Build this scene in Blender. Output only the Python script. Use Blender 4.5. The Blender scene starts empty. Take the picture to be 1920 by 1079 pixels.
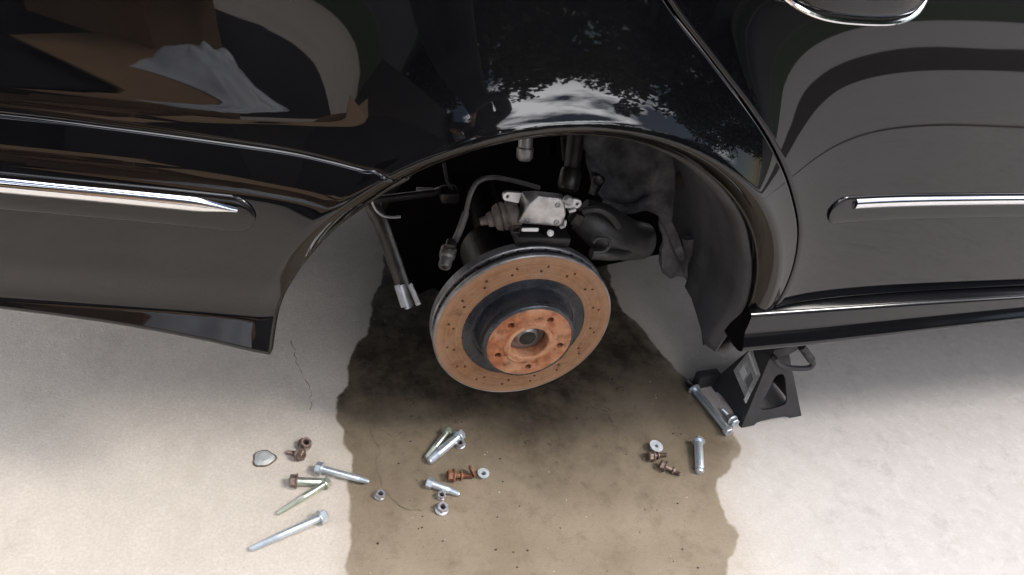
import bpy, bmesh, math, random
from mathutils import Vector, Matrix, noise
random.seed(7)
sc = bpy.context.scene
COL = sc.collection
R_ = math.radians

# ------------------------------------------------------------------ camera
HZ = 0.28                                   # height of the wheel hub above the ground
CAM = Vector((-0.3913, -0.9152, 0.8553 + HZ))
AX = (Vector((0.957186, -0.247311, 0.150440)), Vector((-0.041621, -0.631881, -0.773947)), Vector((0.286466, 0.734550, -0.615121)))
cd = bpy.data.cameras.new('camera'); cam = bpy.data.objects.new('camera', cd); COL.objects.link(cam)
cd.sensor_width = 36; cd.lens = 28.125; cd.clip_start = 0.02; cd.clip_end = 400
m = Matrix.Identity(4)
for i in range(3):
    m[i][0] = AX[0][i]; m[i][1] = -AX[1][i]; m[i][2] = -AX[2][i]; m[i][3] = CAM[i]
cam.matrix_world = m
sc.camera = cam

# ------------------------------------------------------------------ sky, sun, exposure
SUN_EL, SUN_AZ = R_(50), R_(62)             # azimuth: from -Y towards +X
sun_dir = Vector((math.sin(SUN_AZ) * math.cos(SUN_EL), -math.cos(SUN_AZ) * math.cos(SUN_EL), math.sin(SUN_EL)))
w = bpy.data.worlds.new('World'); sc.world = w; w.use_nodes = True
nt = w.node_tree; nt.nodes.clear()
def N(t, kind, **kw):
    n = t.nodes.new(kind)
    for k, v in kw.items():
        if k in n.inputs: n.inputs[k].default_value = v
        else: setattr(n, k, v)
    return n
wo = N(nt, 'ShaderNodeOutputWorld'); bg = N(nt, 'ShaderNodeBackground', Strength=0.15)
sky = N(nt, 'ShaderNodeTexSky', sky_type='NISHITA', sun_disc=False)
sky.sun_elevation = SUN_EL; sky.sun_rotation = math.pi - SUN_AZ
tc = N(nt, 'ShaderNodeTexCoord'); mp = N(nt, 'ShaderNodeMapping'); mp.inputs['Scale'].default_value = (1.0, 1.0, 2.6); mp.inputs['Location'].default_value = (2.37, 2.11, 0.2)
nz = N(nt, 'ShaderNodeTexNoise', Scale=2.1, Detail=7.0, Roughness=0.55)
rp = N(nt, 'ShaderNodeValToRGB'); rp.color_ramp.elements[0].position = 0.515; rp.color_ramp.elements[1].position = 0.625
mx = N(nt, 'ShaderNodeMix', data_type='RGBA'); mx.inputs['B'].default_value = (90.0, 90.0, 92.0, 1)
L = nt.links.new
L(tc.outputs['Generated'], mp.inputs['Vector']); L(mp.outputs[0], nz.inputs['Vector']); L(nz.outputs['Fac'], rp.inputs[0])
sz = N(nt, 'ShaderNodeSeparateXYZ'); L(tc.outputs['Generated'], sz.inputs[0])
ez = N(nt, 'ShaderNodeMapRange'); ez.inputs['From Min'].default_value = .12; ez.inputs['From Max'].default_value = .42; ez.interpolation_type = 'SMOOTHSTEP'; L(sz.outputs['Z'], ez.inputs[0])
em = N(nt, 'ShaderNodeMath', operation='MULTIPLY'); L(rp.outputs[0], em.inputs[0]); L(ez.outputs[0], em.inputs[1]); L(em.outputs[0], mx.inputs['Factor']); L(sky.outputs[0], mx.inputs['A']); L(mx.outputs['Result'], bg.inputs[0]); L(bg.outputs[0], wo.inputs[0])
sd = bpy.data.lights.new('sun', 'SUN'); sd.energy = 3.4; sd.angle = R_(12); sd.color = (1, .95, .88)
so = bpy.data.objects.new('sun', sd); COL.objects.link(so); so.rotation_euler = sun_dir.to_track_quat('Z', 'Y').to_euler()
so.location = (2, -3, 6)
sc.view_settings.view_transform = 'Standard'; sc.view_settings.look = 'None'
sc.view_settings.exposure = -0.55; sc.view_settings.gamma = 1; sc.view_settings.use_curve_mapping = False
sc.render.engine = 'CYCLES'
sc.cycles.max_bounces = 8

# ------------------------------------------------------------------ helpers
def ray(px, py):
    return AX[0] * ((px - 960) / 1500) + AX[1] * ((py - 539.5) / 1500) + AX[2]
def onz(px, py, z=0.0):
    d = ray(px, py); return CAM + d * ((z - CAM.z) / d.z)
def ony(px, py, y):
    d = ray(px, py); return CAM + d * ((y - CAM.y) / d.y)
def sm(a, b, x):
    t = min(1, max(0, (x - a) / (b - a))); return t * t * (3 - 2 * t)
def interp(tab, x):
    if x <= tab[0][0]: return tab[0][1]
    for (x0, y0), (x1, y1) in zip(tab, tab[1:]):
        if x <= x1: return y0 + (y1 - y0) * (x - x0) / (x1 - x0)
    return tab[-1][1]
def basis(ax):
    ax = Vector(ax).normalized(); u = ax.orthogonal().normalized(); return u, ax.cross(u), ax

class MB:
    def __init__(s): s.v = []; s.f = []
    def add(s, vs, fs):
        o = len(s.v); s.v += [Vector(p) for p in vs]; s.f += [tuple(i + o for i in f) for f in fs]; return s
    def box(s, c, size, rot=None, bev=0.0):
        bm = bmesh.new(); bmesh.ops.create_cube(bm, size=1)
        for v in bm.verts: v.co = Vector((v.co.x * size[0], v.co.y * size[1], v.co.z * size[2]))
        if bev: bmesh.ops.bevel(bm, geom=bm.edges[:], offset=bev, segments=2, affect='EDGES', profile=.5)
        M = Matrix.Translation(Vector(c)) @ (rot.to_4x4() if rot else Matrix.Identity(4))
        bm.verts.index_update()
        s.add([M @ v.co for v in bm.verts], [[v.index for v in f.verts] for f in bm.faces]); bm.free(); return s
    def hull8(s, lo, hi):                       # frustum from two quads (4 points each, same winding)
        return s.add(list(lo) + list(hi), [(3, 2, 1, 0), (4, 5, 6, 7)] + [(i, (i + 1) % 4, 4 + (i + 1) % 4, 4 + i) for i in range(4)])
    def lathe(s, prof, o, ax, n=32, rfun=None, cap0=True, cap1=True):
        u, w_, a = basis(ax); o = Vector(o); vs = []; fs = []
        for (r, h) in prof:
            for k in range(n):
                t = 2 * math.pi * k / n; rr = r * (rfun(t) if rfun else 1)
                vs.append(o + a * h + (u * math.cos(t) + w_ * math.sin(t)) * rr)
        for i in range(len(prof) - 1):
            for k in range(n):
                k2 = (k + 1) % n; fs.append((i * n + k, i * n + k2, (i + 1) * n + k2, (i + 1) * n + k))
        if cap0: fs.append(tuple(range(n - 1, -1, -1)))
        if cap1: fs.append(tuple((len(prof) - 1) * n + k for k in range(n)))
        return s.add(vs, fs)
    def cyl(s, p0, p1, r0, r1=None, n=20):
        p0, p1 = Vector(p0), Vector(p1); r1 = r0 if r1 is None else r1
        return s.lathe([(r0, 0), (r1, (p1 - p0).length)], p0, p1 - p0, n)
    def tube(s, path, rad, n=10, sq=1.0):
        P = [Vector(p) for p in path]; rad = rad if isinstance(rad, (list, tuple)) else [rad] * len(P)
        T = [(P[min(i + 1, len(P) - 1)] - P[max(i - 1, 0)]).normalized() for i in range(len(P))]
        u = T[0].orthogonal().normalized(); vs = []; fs = []
        for i, p in enumerate(P):
            u = (u - T[i] * u.dot(T[i])).normalized(); v = T[i].cross(u)
            for k in range(n):
                t = 2 * math.pi * k / n; vs.append(p + (u * math.cos(t) + v * math.sin(t) * sq) * rad[i])
        for i in range(len(P) - 1):
            for k in range(n):
                k2 = (k + 1) % n; fs.append((i * n + k, i * n + k2, (i + 1) * n + k2, (i + 1) * n + k))
        fs.append(tuple(range(n - 1, -1, -1))); fs.append(tuple((len(P) - 1) * n + k for k in range(n)))
        return s.add(vs, fs)
    def prism(s, poly, d):                      # closed polygon of 3-D points, pushed along d
        n = len(poly); d = Vector(d); P = [Vector(p) for p in poly]
        return s.add(P + [p + d for p in P], [tuple(range(n - 1, -1, -1)), tuple(range(n, 2 * n))] + [(i, (i + 1) % n, n + (i + 1) % n, n + i) for i in range(n)])
    def grid(s, G):
        n, k = len(G), len(G[0])
        return s.add([p for row in G for p in row], [(i * k + j, i * k + j + 1, (i + 1) * k + j + 1, (i + 1) * k + j) for i in range(n - 1) for j in range(k - 1)])
    def mesh(s, name, mat, off=Vector((0, 0, 0)), ang=35):
        me = bpy.data.meshes.new(name); me.from_pydata([v - off for v in s.v], [], s.f); me.validate()
        bm = bmesh.new(); bm.from_mesh(me); bmesh.ops.recalc_face_normals(bm, faces=bm.faces[:]); bm.to_mesh(me); bm.free()
        me.polygons.foreach_set('use_smooth', [True] * len(me.polygons)); me.set_sharp_from_angle(angle=R_(ang))
        if mat: me.materials.append(mat)
        return me
    def build(s, name, mat, parent=None, ang=35, off=None, flip=False):
        root = parent
        while root and root.parent: root = root.parent
        o_ = off if off is not None else (root.location if root else Vector((0, 0, 0)))
        me = s.mesh(name, mat, Vector(o_), ang)
        if flip: me.flip_normals()
        o = bpy.data.objects.new(name, me); COL.objects.link(o); o.parent = parent; return o

def spline(pts, n=8, closed=False):             # Catmull-Rom
    P = [Vector(p) for p in pts]; out = []; k = len(P)
    for i in range(k if closed else k - 1):
        a = P[(i - 1) % k] if closed or i else P[0] * 2 - P[1]
        b, c = P[i], P[(i + 1) % k]
        d = P[(i + 2) % k] if closed or i + 2 < k else P[-1] * 2 - P[-2]
        for j in range(n):
            t = j / n
            out.append(.5 * ((2 * b) + (c - a) * t + (2 * a - 5 * b + 4 * c - d) * t * t + (3 * b - a - 3 * c + d) * t ** 3))
    if not closed: out.append(P[-1].copy())
    return out
def resample(P, n):
    P = [Vector(p) for p in P]; L_ = [0]
    for a, b in zip(P, P[1:]): L_.append(L_[-1] + (b - a).length)
    out = []; j = 0
    for i in range(n):
        t = L_[-1] * i / (n - 1)
        while j < len(P) - 2 and L_[j + 1] < t: j += 1
        f = (t - L_[j]) / max(1e-9, L_[j + 1] - L_[j]); out.append(P[j].lerp(P[j + 1], min(1, max(0, f))))
    return out
def thing(name, label, cat, loc, group=None, rz=0):
    o = bpy.data.objects.new(name, None); COL.objects.link(o); o.empty_display_size = .05
    o.location = loc; o.rotation_euler = (0, 0, rz); return tag(o, label, cat, group)
def tag(o, label=None, cat=None, group=None, kind=None):
    for k, v in (('label', label), ('category', cat), ('group', group), ('kind', kind)):
        if v: o[k] = v
    return o

# ------------------------------------------------------------------ materials
def mat(name, col, rough=.5, metal=0.0, spec=.5, vary=0.0, vscale=20, bump=0.0, bscale=80, col2=None, rvary=0.0, ior=1.5, dust=0.0):
    M = bpy.data.materials.new(name); M.use_nodes = True; t = M.node_tree; b = t.nodes['Principled BSDF']
    b.inputs['Base Color'].default_value = (*col, 1); b.inputs['Roughness'].default_value = rough
    b.inputs['Metallic'].default_value = metal; b.inputs['Specular IOR Level'].default_value = spec; b.inputs['IOR'].default_value = ior
    tc = N(t, 'ShaderNodeTexCoord'); l = t.links.new
    if vary or col2:
        n = N(t, 'ShaderNodeTexNoise', Scale=vscale, Detail=6.0, Roughness=.6); l(tc.outputs['Object'], n.inputs['Vector'])
        r = N(t, 'ShaderNodeValToRGB'); r.color_ramp.elements[0].position = .35; r.color_ramp.elements[1].position = .65
        c2 = col2 or tuple(c * (1 - vary) for c in col)
        r.color_ramp.elements[0].color = (*c2, 1); r.color_ramp.elements[1].color = (*col, 1)
        l(n.outputs['Fac'], r.inputs[0]); l(r.outputs[0], b.inputs['Base Color'])
    if rvary:
        n = N(t, 'ShaderNodeTexNoise', Scale=vscale * 1.7, Detail=5.0); l(tc.outputs['Object'], n.inputs['Vector'])
        mr = N(t, 'ShaderNodeMapRange'); mr.inputs['To Min'].default_value = max(.01, rough - rvary); mr.inputs['To Max'].default_value = rough + rvary
        l(n.outputs['Fac'], mr.inputs[0]); l(mr.outputs[0], b.inputs['Roughness'])
    if bump:
        n = N(t, 'ShaderNodeTexNoise', Scale=bscale, Detail=5.0); l(tc.outputs['Object'], n.inputs['Vector'])
        bp = N(t, 'ShaderNodeBump', Strength=bump, Distance=.002); l(n.outputs['Fac'], bp.inputs['Height']); l(bp.outputs[0], b.inputs['Normal'])
    return M
PAINT = mat('black_paint', (.0025, .0025, .0032), .035, vary=0, ior=1.50)
def add_dust(M):
    t = M.node_tree; b = t.nodes['Principled BSDF']; l = t.links.new
    tc = N(t, 'ShaderNodeTexCoord'); v = N(t, 'ShaderNodeTexVoronoi', Scale=26.0); l(tc.outputs['Object'], v.inputs['Vector'])
    c = N(t, 'ShaderNodeMath', operation='LESS_THAN'); l(v.outputs['Distance'], c.inputs[0]); c.inputs[1].default_value = .022
    s_ = N(t, 'ShaderNodeSeparateColor'); l(v.outputs['Color'], s_.inputs[0])
    g = N(t, 'ShaderNodeMath', operation='GREATER_THAN'); l(s_.outputs[0], g.inputs[0]); g.inputs[1].default_value = .93
    p = N(t, 'ShaderNodeMath', operation='MULTIPLY'); l(c.outputs[0], p.inputs[0]); l(g.outputs[0], p.inputs[1])
    # faint film of dust, patchy
    n = N(t, 'ShaderNodeTexNoise', Scale=3.0, Detail=8.0, Roughness=.65); l(tc.outputs['Object'], n.inputs['Vector'])
    mr = N(t, 'ShaderNodeMapRange'); mr.inputs['From Min'].default_value = .42; mr.inputs['From Max'].default_value = .75; mr.inputs['To Max'].default_value = .010
    l(n.outputs['Fac'], mr.inputs[0])
    ad = N(t, 'ShaderNodeMath', operation='ADD'); l(mr.outputs[0], ad.inputs[0]); l(p.outputs[0], ad.inputs[1]); ad.use_clamp = True
    mx = N(t, 'ShaderNodeMix', data_type='RGBA'); mx.inputs['A'].default_value = (.0025, .0025, .0032, 1); mx.inputs['B'].default_value = (.42, .38, .33, 1)
    l(ad.outputs[0], mx.inputs['Factor']); l(mx.outputs['Result'], b.inputs['Base Color'])
    # slight orange peel / roughness film
    r2 = N(t, 'ShaderNodeMapRange'); r2.inputs['To Min'].default_value = .0; r2.inputs['To Max'].default_value = .05
    l(n.outputs['Fac'], r2.inputs[0]); l(r2.outputs[0], b.inputs['Roughness'])
add_dust(PAINT)
SILLP = mat('sill_paint', (.005, .005, .006), .11, vary=.2, rvary=.06, vscale=9)
TRIM = mat('trim_black', (.006, .006, .007), .12, rvary=.05)
CHROME = mat('chrome', (.82, .83, .85), .09, 1.0, rvary=.04, vscale=6)
PLASTIC = mat('black_plastic', (.052, .054, .062), .65, col2=(.022, .023, .027), vscale=9, bump=.5, bscale=70)
FELT = mat('liner_felt', (.118, .118, .128), .85, col2=(.032, .032, .036), vscale=30, bump=1.0, bscale=60)
RUBBER = mat('rubber', (.016, .017, .019), .5, col2=(.030, .028, .026), vscale=24, bump=.8, bscale=40)
UNDER = mat('underbody', (.004, .0035, .003), .9, spec=.05, vary=.4)
STEEL_D = mat('dark_steel', (.045, .043, .042), .42, .7, vary=.5, vscale=40, bump=.3, bscale=120)
DISC_EDGE = mat('disc_edge', (.30, .30, .31), .34, .6, col2=(.14, .14, .15), vscale=30, bump=.2, bscale=150)
HATP = mat('hat_paint', (.060, .066, .078), .28, .45, col2=(.030, .033, .040), vscale=26, bump=.35, bscale=90, rvary=.12)
ALU = mat('cast_aluminium', (.58, .58, .60), .40, .7, vary=.45, vscale=35, bump=.12, bscale=160)
ALU_D = mat('aluminium_dull', (.30, .30, .31), .4, .8, vary=.3, vscale=35)
BOOT = mat('boot_rubber', (.15, .128, .112), .6, col2=(.05, .042, .036), vscale=40)
ZINC = mat('blue_zinc', (.70, .75, .80), .34, .75, col2=(.56, .62, .68), vscale=60, rvary=.08)
ZINC_Y = mat('olive_zinc', (.62, .65, .56), .30, .82, col2=(.48, .51, .44), vscale=60)
NUTG = mat('nut_grey', (.60, .60, .64), .32, .75, col2=(.42, .41, .43), vscale=120)
RUSTB = mat('bolt_rust', (.34, .155, .085), .65, .3, col2=(.15, .062, .036), vscale=160, bump=.5, bscale=250)
BROWNZ = mat('bolt_brown', (.30, .22, .18), .5, .6, col2=(.14, .10, .085), vscale=150, bump=.3, bscale=250)
STANDP = mat('stand_paint', (.030, .030, .033), .42, .0, col2=(.018, .018, .020), vscale=24, bump=.2, bscale=60, rvary=.1)
STICK = mat('sticker', (.55, .55, .55), .35, .2, col2=(.30, .30, .305), vscale=70)
STICKW = mat('sticker_edge', (.72, .72, .72), .4)
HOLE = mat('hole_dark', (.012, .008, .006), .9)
GLASS = mat('tinted_glass', (.004, .005, .005), .02)

def rust_mat(name, a, b_, c, dark, scale=40, rings=0.0, pit=.5):
    M = bpy.data.materials.new(name); M.use_nodes = True; t = M.node_tree; bs = t.nodes['Principled BSDF']; l = t.links.new
    tc = N(t, 'ShaderNodeTexCoord')
    def ns(sc_, d, ro=.62, vec=None):
        n = N(t, 'ShaderNodeTexNoise', Scale=sc_, Detail=d, Roughness=ro); l(vec or tc.outputs['Object'], n.inputs['Vector']); return n.outputs['Fac']
    def mr_(v, lo, hi, x, y):
        m_ = N(t, 'ShaderNodeMapRange'); m_.inputs['From Min'].default_value = lo; m_.inputs['From Max'].default_value = hi; m_.inputs['To Min'].default_value = x; m_.inputs['To Max'].default_value = y; l(v, m_.inputs[0]); return m_.outputs[0]
    def mx_(f, A_, B_):
        m_ = N(t, 'ShaderNodeMix', data_type='RGBA'); l(f, m_.inputs['Factor'])
        for k_, v in (('A', A_), ('B', B_)):
            if isinstance(v, tuple): m_.inputs[k_].default_value = (*v, 1)
            else: l(v, m_.inputs[k_])
        return m_.outputs['Result']
    n1 = ns(scale, 9, .7); col_ = mx_(mr_(n1, .36, .64, 0, 1), a, b_)
    col_ = mx_(mr_(ns(scale * .3, 5), .44, .64, 0, .85), col_, c)
    col_ = mx_(mr_(ns(scale * .75, 8, .75), .54, .66, 0, pit), col_, dark)
    if rings:                                     # fine circular scoring left by the pads
        sb_ = N(t, 'ShaderNodeVectorMath', operation='SUBTRACT'); sb_.inputs[1].default_value = (-.3, -.75, HZ); l(tc.outputs['Object'], sb_.inputs[0])
        ln = N(t, 'ShaderNodeVectorMath', operation='LENGTH'); l(sb_.outputs[0], ln.inputs[0])
        cb_ = N(t, 'ShaderNodeCombineXYZ'); l(ln.outputs['Value'], cb_.inputs[0])
        col_ = mx_(mr_(ns(260, 4, .6, cb_.outputs[0]), .38, .68, 0, rings), col_, dark)
        col_ = mx_(mr_(ns(60, 2, .5, cb_.outputs[0]), .5, .7, 0, rings), col_, c)
    l(col_, bs.inputs['Base Color']); bs.inputs['Roughness'].default_value = .6; bs.inputs['Metallic'].default_value = .15
    bp = N(t, 'ShaderNodeBump', Strength=.45, Distance=.0012); l(n1, bp.inputs['Height']); l(bp.outputs[0], bs.inputs['Normal'])
    return M
RUST_RING = rust_mat('rust_ring', (.24, .115, .052), (.36, .188, .092), (.33, .195, .12), (.13, .062, .032), 60, .60, .75)
RUST_HUB = rust_mat('rust_hub', (.20, .060, .024), (.40, .150, .064), (.47, .26, .155), (.070, .030, .018), 75, 0, .85)
RUST_LIP = rust_mat('rust_lip', (.30, .135, .07), (.46, .24, .135), (.48, .27, .16), (.14, .06, .03), 85, 0, .7)

# ------------------------------------------------------------------ ground
def seg_dist(p, poly):
    d = 1e9; ins = False; x, y = p; n = len(poly)
    for i in range(n):
        x0, y0 = poly[i]; x1, y1 = poly[(i + 1) % n]
        dx, dy = x1 - x0, y1 - y0; t = ((x - x0) * dx + (y - y0) * dy) / (dx * dx + dy * dy + 1e-12); t = 0 if t < 0 else 1 if t > 1 else t
        q = (x0 + t * dx - x) ** 2 + (y0 + t * dy - y) ** 2
        if q < d: d = q
        if (y0 > y) != (y1 > y) and x < (x1 - x0) * (y - y0) / (y1 - y0) + x0: ins = not ins
    d = math.sqrt(d); return d if ins else -d
STAIN = [(738, 430), (722, 475), (716, 520), (702, 545), (692, 590), (694, 622), (668, 645), (650, 690), (653, 715), (631, 745), (627, 782), (641, 808), (644, 832), (656, 856), (655, 900), (651, 940), (657, 990), (650, 1030), (650, 1079), (646, 1200), (660, 1400), (720, 1620), (850, 1760), (1050, 1800), (1220, 1700), (1330, 1500), (1370, 1320), (1352, 1200), (1360, 1079), (1360, 1050), (1385, 1028), (1386, 1002), (1366, 985), (1361, 960), (1340, 915), (1346, 892), (1370, 886), (1380, 862), (1391, 835), (1378, 812), (1352, 786), (1330, 755), (1290, 712), (1258, 688), (1225, 645), (1200, 610), (1166, 585), (1150, 540), (1136, 490), (1100, 420), (1000, 330), (860, 330)]
stain_poly = [tuple(onz(*p).xy) for p in STAIN]
def axis_samples(lo, hi, step, far):
    xs = []; x = lo
    while x < hi: xs.append(x); x += step
    out = []; d = step; a = lo
    while a > -far: d *= 1.45; a -= d; out.append(a)
    out2 = []; d = step; a = xs[-1]
    while a < far: d *= 1.45; a += d; out2.append(a)
    return out[::-1] + xs + out2
gx = axis_samples(-1.0, 1.4, .013, 90); gy = axis_samples(-.78, 1.5, .013, 90)
me = bpy.data.meshes.new('driveway')
V = [(x, y, 0) for y in gy for x in gx]; nx = len(gx)
me.from_pydata(V, [], [(j * nx + i, j * nx + i + 1, (j + 1) * nx + i + 1, (j + 1) * nx + i) for j in range(len(gy) - 1) for i in range(nx - 1)])
a1 = me.attributes.new('stain', 'FLOAT', 'POINT'); a2 = me.attributes.new('soak_shade', 'FLOAT', 'POINT')
sv = []; wv = []
for x, y, z in V:
    if -.9 < x < 1.3 and -.9 < y < 1.4: dd = max(-.15, min(.15, seg_dist((x, y), stain_poly)))
    else: dd = -.15
    sv.append(dd)
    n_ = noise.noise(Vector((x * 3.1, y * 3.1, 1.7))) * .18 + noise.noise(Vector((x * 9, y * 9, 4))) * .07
    wv.append(sm(.42, .05, math.hypot((x - .13) * .75, max(0, .20 - y) * .85) * .55 + max(0, -.06 - y) * .6 + n_ * .60 + .10 - .30 * sm(.05, .30, y)))  # wetter core, plus shade under the car painted in towards the back
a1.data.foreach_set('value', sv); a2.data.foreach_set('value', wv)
ground = bpy.data.objects.new('driveway', me); COL.objects.link(ground); tag(ground, 'pale concrete driveway with a dark wet stain under the brake disc', None, None, 'structure')
M = bpy.data.materials.new('concrete'); M.use_nodes = True; t = M.node_tree; bs = t.nodes['Principled BSDF']; l = t.links.new
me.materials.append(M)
tc = N(t, 'ShaderNodeTexCoord')
def nse(sc_, det=6.0, ro=.6): 
    n = N(t, 'ShaderNodeTexNoise', Scale=sc_, Detail=det, Roughness=ro); l(tc.outputs['Object'], n.inputs['Vector']); return n.outputs['Fac']
def mrange(v, a, b_, c, d, smooth=False):
    n = N(t, 'ShaderNodeMapRange'); n.inputs['From Min'].default_value = a; n.inputs['From Max'].default_value = b_; n.inputs['To Min'].default_value = c; n.inputs['To Max'].default_value = d
    if smooth: n.interpolation_type = 'SMOOTHSTEP'
    l(v, n.inputs[0]); return n.outputs[0]
def mth(op, a, b_):
    n = N(t, 'ShaderNodeMath', operation=op)
    for i, v in enumerate((a, b_)):
        if isinstance(v, (int, float)): n.inputs[i].default_value = v
        else: l(v, n.inputs[i])
    return n.outputs[0]
def mixc(f, a, b_, bt='MIX'):
    n = N(t, 'ShaderNodeMix', data_type='RGBA', blend_type=bt)
    for s_, v in (('Factor', f), ('A', a), ('B', b_)):
        if isinstance(v, (int, float)): n.inputs[s_].default_value = v
        elif isinstance(v, tuple): n.inputs[s_].default_value = (*v, 1)
        else: l(v, n.inputs[s_])
    return n.outputs['Result']
dry = mixc(mrange(nse(2.3, 8), .35, .65, 0, 1), (.57, .505, .435), (.67, .605, .535))
dry = mixc(mrange(nse(28, 8, .7), .40, .65, 0, .40), dry, (.48, .43, .375))
dry = mixc(mrange(nse(190, 6, .8), .42, .60, .45, 0), dry, (.40, .35, .30))
dry = mixc(mrange(nse(320, 2, .5), .66, .74, 0, .55), dry, (.25, .21, .17))
dry = mixc(mrange(nse(4.5, 9, .75), .50, .66, 0, .6), dry, (.45, .39, .33))
sx_n = N(t, 'ShaderNodeSeparateXYZ'); l(tc.outputs['Object'], sx_n.inputs[0])
old_ = mrange(mth('ADD', sx_n.outputs['X'], mth('MULTIPLY', nse(3, 6), .5)), .45, .95, 0, 1, True)   # the slab on the right is older, greyer and blotchier
dry = mixc(mth('MULTIPLY', old_, .75), dry, (.47, .445, .435))
dry = mixc(mth('MULTIPLY', old_, mrange(nse(34, 9, .8), .48, .62, 0, .35)), dry, (.62, .59, .575))
dry = mixc(mth('MULTIPLY', old_, mrange(nse(15, 9, .8), .53, .64, 0, .55)), dry, (.36, .335, .32))
dry = mixc(mrange(nse(55, 3), .60, .72, 0, .22), dry, (.70, .66, .61))
dry = mixc(mrange(nse(11, 10, .75), .58, .70, 0, .5), dry, (.38, .33, .27))
at_ = N(t, 'ShaderNodeAttribute', attribute_name='stain').outputs['Fac']; ak = N(t, 'ShaderNodeAttribute', attribute_name='soak_shade').outputs['Fac']
edge = mth('ADD', at_, mth('MULTIPLY', mth('SUBTRACT', nse(20, 3, .5), .5), .030))
mask = mrange(edge, -.003, .004, 0, 1, True)
dry = mixc(mth('MULTIPLY', mrange(mth('ADD', edge, mth('MULTIPLY', nse(9, 6), .05)), -.02, .035, 0, 1, True), .45), dry, (.40, .34, .28))
rim = mth('MULTIPLY', mask, mrange(edge, .004, .03, 1, 0, True))
wet = mixc(mrange(nse(6, 8, .7), .36, .66, 0, 1), (.215, .167, .112), (.340, .278, .202))
wet = mixc(mrange(nse(24, 9, .75), .46, .70, 0, .75), wet, (.118, .082, .046))
wet = mixc(mrange(nse(140, 2), .70, .76, 0, .6), wet, (.36, .30, .22))
wet = mixc(ak, wet, mixc(mrange(nse(17, 8, .7), .4, .65, 0, 1), (.034, .026, .018), (.115, .089, .062)))  # soaked colour, near black where the under-car shade is painted in
wet = mixc(mrange(nse(230, 3, .6), .64, .72, 0, .6), wet, (.05, .035, .022))
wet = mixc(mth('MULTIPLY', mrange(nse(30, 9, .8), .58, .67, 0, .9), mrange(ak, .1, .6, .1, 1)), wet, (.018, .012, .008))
wet = mixc(mth('MULTIPLY', mth('MULTIPLY', rim, old_), mrange(nse(12, 6, .7), .40, .60, .0, .8)), wet, (.33, .275, .22))
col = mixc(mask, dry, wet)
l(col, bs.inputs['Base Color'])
l(mrange(mth('MULTIPLY', mask, ak), 0, 1, .5, .08), bs.inputs['Specular IOR Level'])
l(mixc(mask, (.85, .85, .85), mixc(mrange(nse(7, 6, .6), .42, .60, 0, 1), (.62, .62, .62), mixc(ak, (.48, .48, .48), (.24, .24, .24)))), bs.inputs['Roughness'])
bp = N(t, 'ShaderNodeBump', Strength=.5, Distance=.003); l(mth('ADD', nse(60, 8, .7), mth('MULTIPLY', nse(300, 4), .7)), bp.inputs['Height']); l(bp.outputs[0], bs.inputs['Normal'])

# fine cracks in the concrete: thin sunken-looking ribbons a millimetre above the slab
CRK = mat('crack_dirt', (.11, .085, .06), .9)
def crack(pts, wd, seed):
    rnd = random.Random(seed); P = resample([onz(*p) for p in pts], 60); mb = MB(); A = []; B = []
    for i, p in enumerate(P):
        tg = (P[min(i + 1, 59)] - P[max(i - 1, 0)]).normalized(); nn = Vector((-tg.y, tg.x, 0))
        off = noise.noise(Vector((p.x * 60, p.y * 60, seed))) * .006; ww = wd * max(.12, .55 + noise.noise(Vector((p.x * 90, p.y * 90, seed + 5))) * .9)
        A.append(p + nn * (off + ww) + Vector((0, 0, .0012))); B.append(p + nn * (off - ww) + Vector((0, 0, .0012)))
    mb.grid([A, B]); o = mb.build('crack', CRK, ground); return o
crack([(690, 800), (712, 850), (705, 885), (722, 920), (745, 950), (790, 960)], .0006, 1)
crack([(545, 640), (560, 690), (585, 735), (582, 770)], .0008, 2)
crack([(1085, 745), (1110, 762), (1135, 775), (1150, 792)], .0022, 3)
crack([(1098, 770), (1120, 758), (1148, 770)], .0018, 4)
crack([(700, 800), (735, 820), (760, 812)], .0007, 6)

# ------------------------------------------------------------------ car body surface
AC = (-0.043, 0.077 + HZ); AR = 0.357           # arch centre (x, z) and radius
PROF = [(.30, -8), (.42, -5), (.62, 0), (.77, 2), (.87, 4.5), (.95, 7), (1.10, 14)]
_tab = []; _y = 0; _z = .20
while _z < 1.12:
    _tab.append((_z, _y)); _y += .005 * math.tan(R_(interp(PROF, _z))); _z += .005
_y0 = interp(_tab, .62)
def prof(z):
    i = (z - .20) / .005; i = max(0, min(len(_tab) - 2, int(i))); z0, y0 = _tab[i]; return y0 + (_tab[i + 1][1] - y0) * (z - z0) / .005 - _y0
def plan(x):
    u = -.40 - x; s_ = (u + math.sqrt(u * u + .0036)) / 2
    y = -.122 + .20 * s_
    if x < -.78: y += 1.3 * (-.78 - x) ** 2
    if x > .5: y += -.010 * sm(.5, 1.6, x)
    return y
def ledge(x, z): return .020 * sm(.615, .715, z) * sm(-.16, -.40, x)
def body_y(x, z):
    y = plan(x) + prof(z) + ledge(x, z)
    rho = math.hypot(x - AC[0], z - AC[1]) - AR; th = math.degrees(math.atan2(z - AC[1], x - AC[0]))
    w_ = sm(-25, 60, th) if th < 90 else 1 - sm(105, 175, th)
    amp = .008 + .042 * w_
    r0 = .021; L_ = .070
    if rho > r0: e = math.exp(-(rho - r0) / L_)
    else:
        e = 1
    y -= amp * e
    if rho < r0 + .009:                          # rolled lip
        k = (r0 + .009 - max(rho, -.01)) / (r0 + .009); y += .030 * k * k * (.08 + .92 * w_)
    return y
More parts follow.
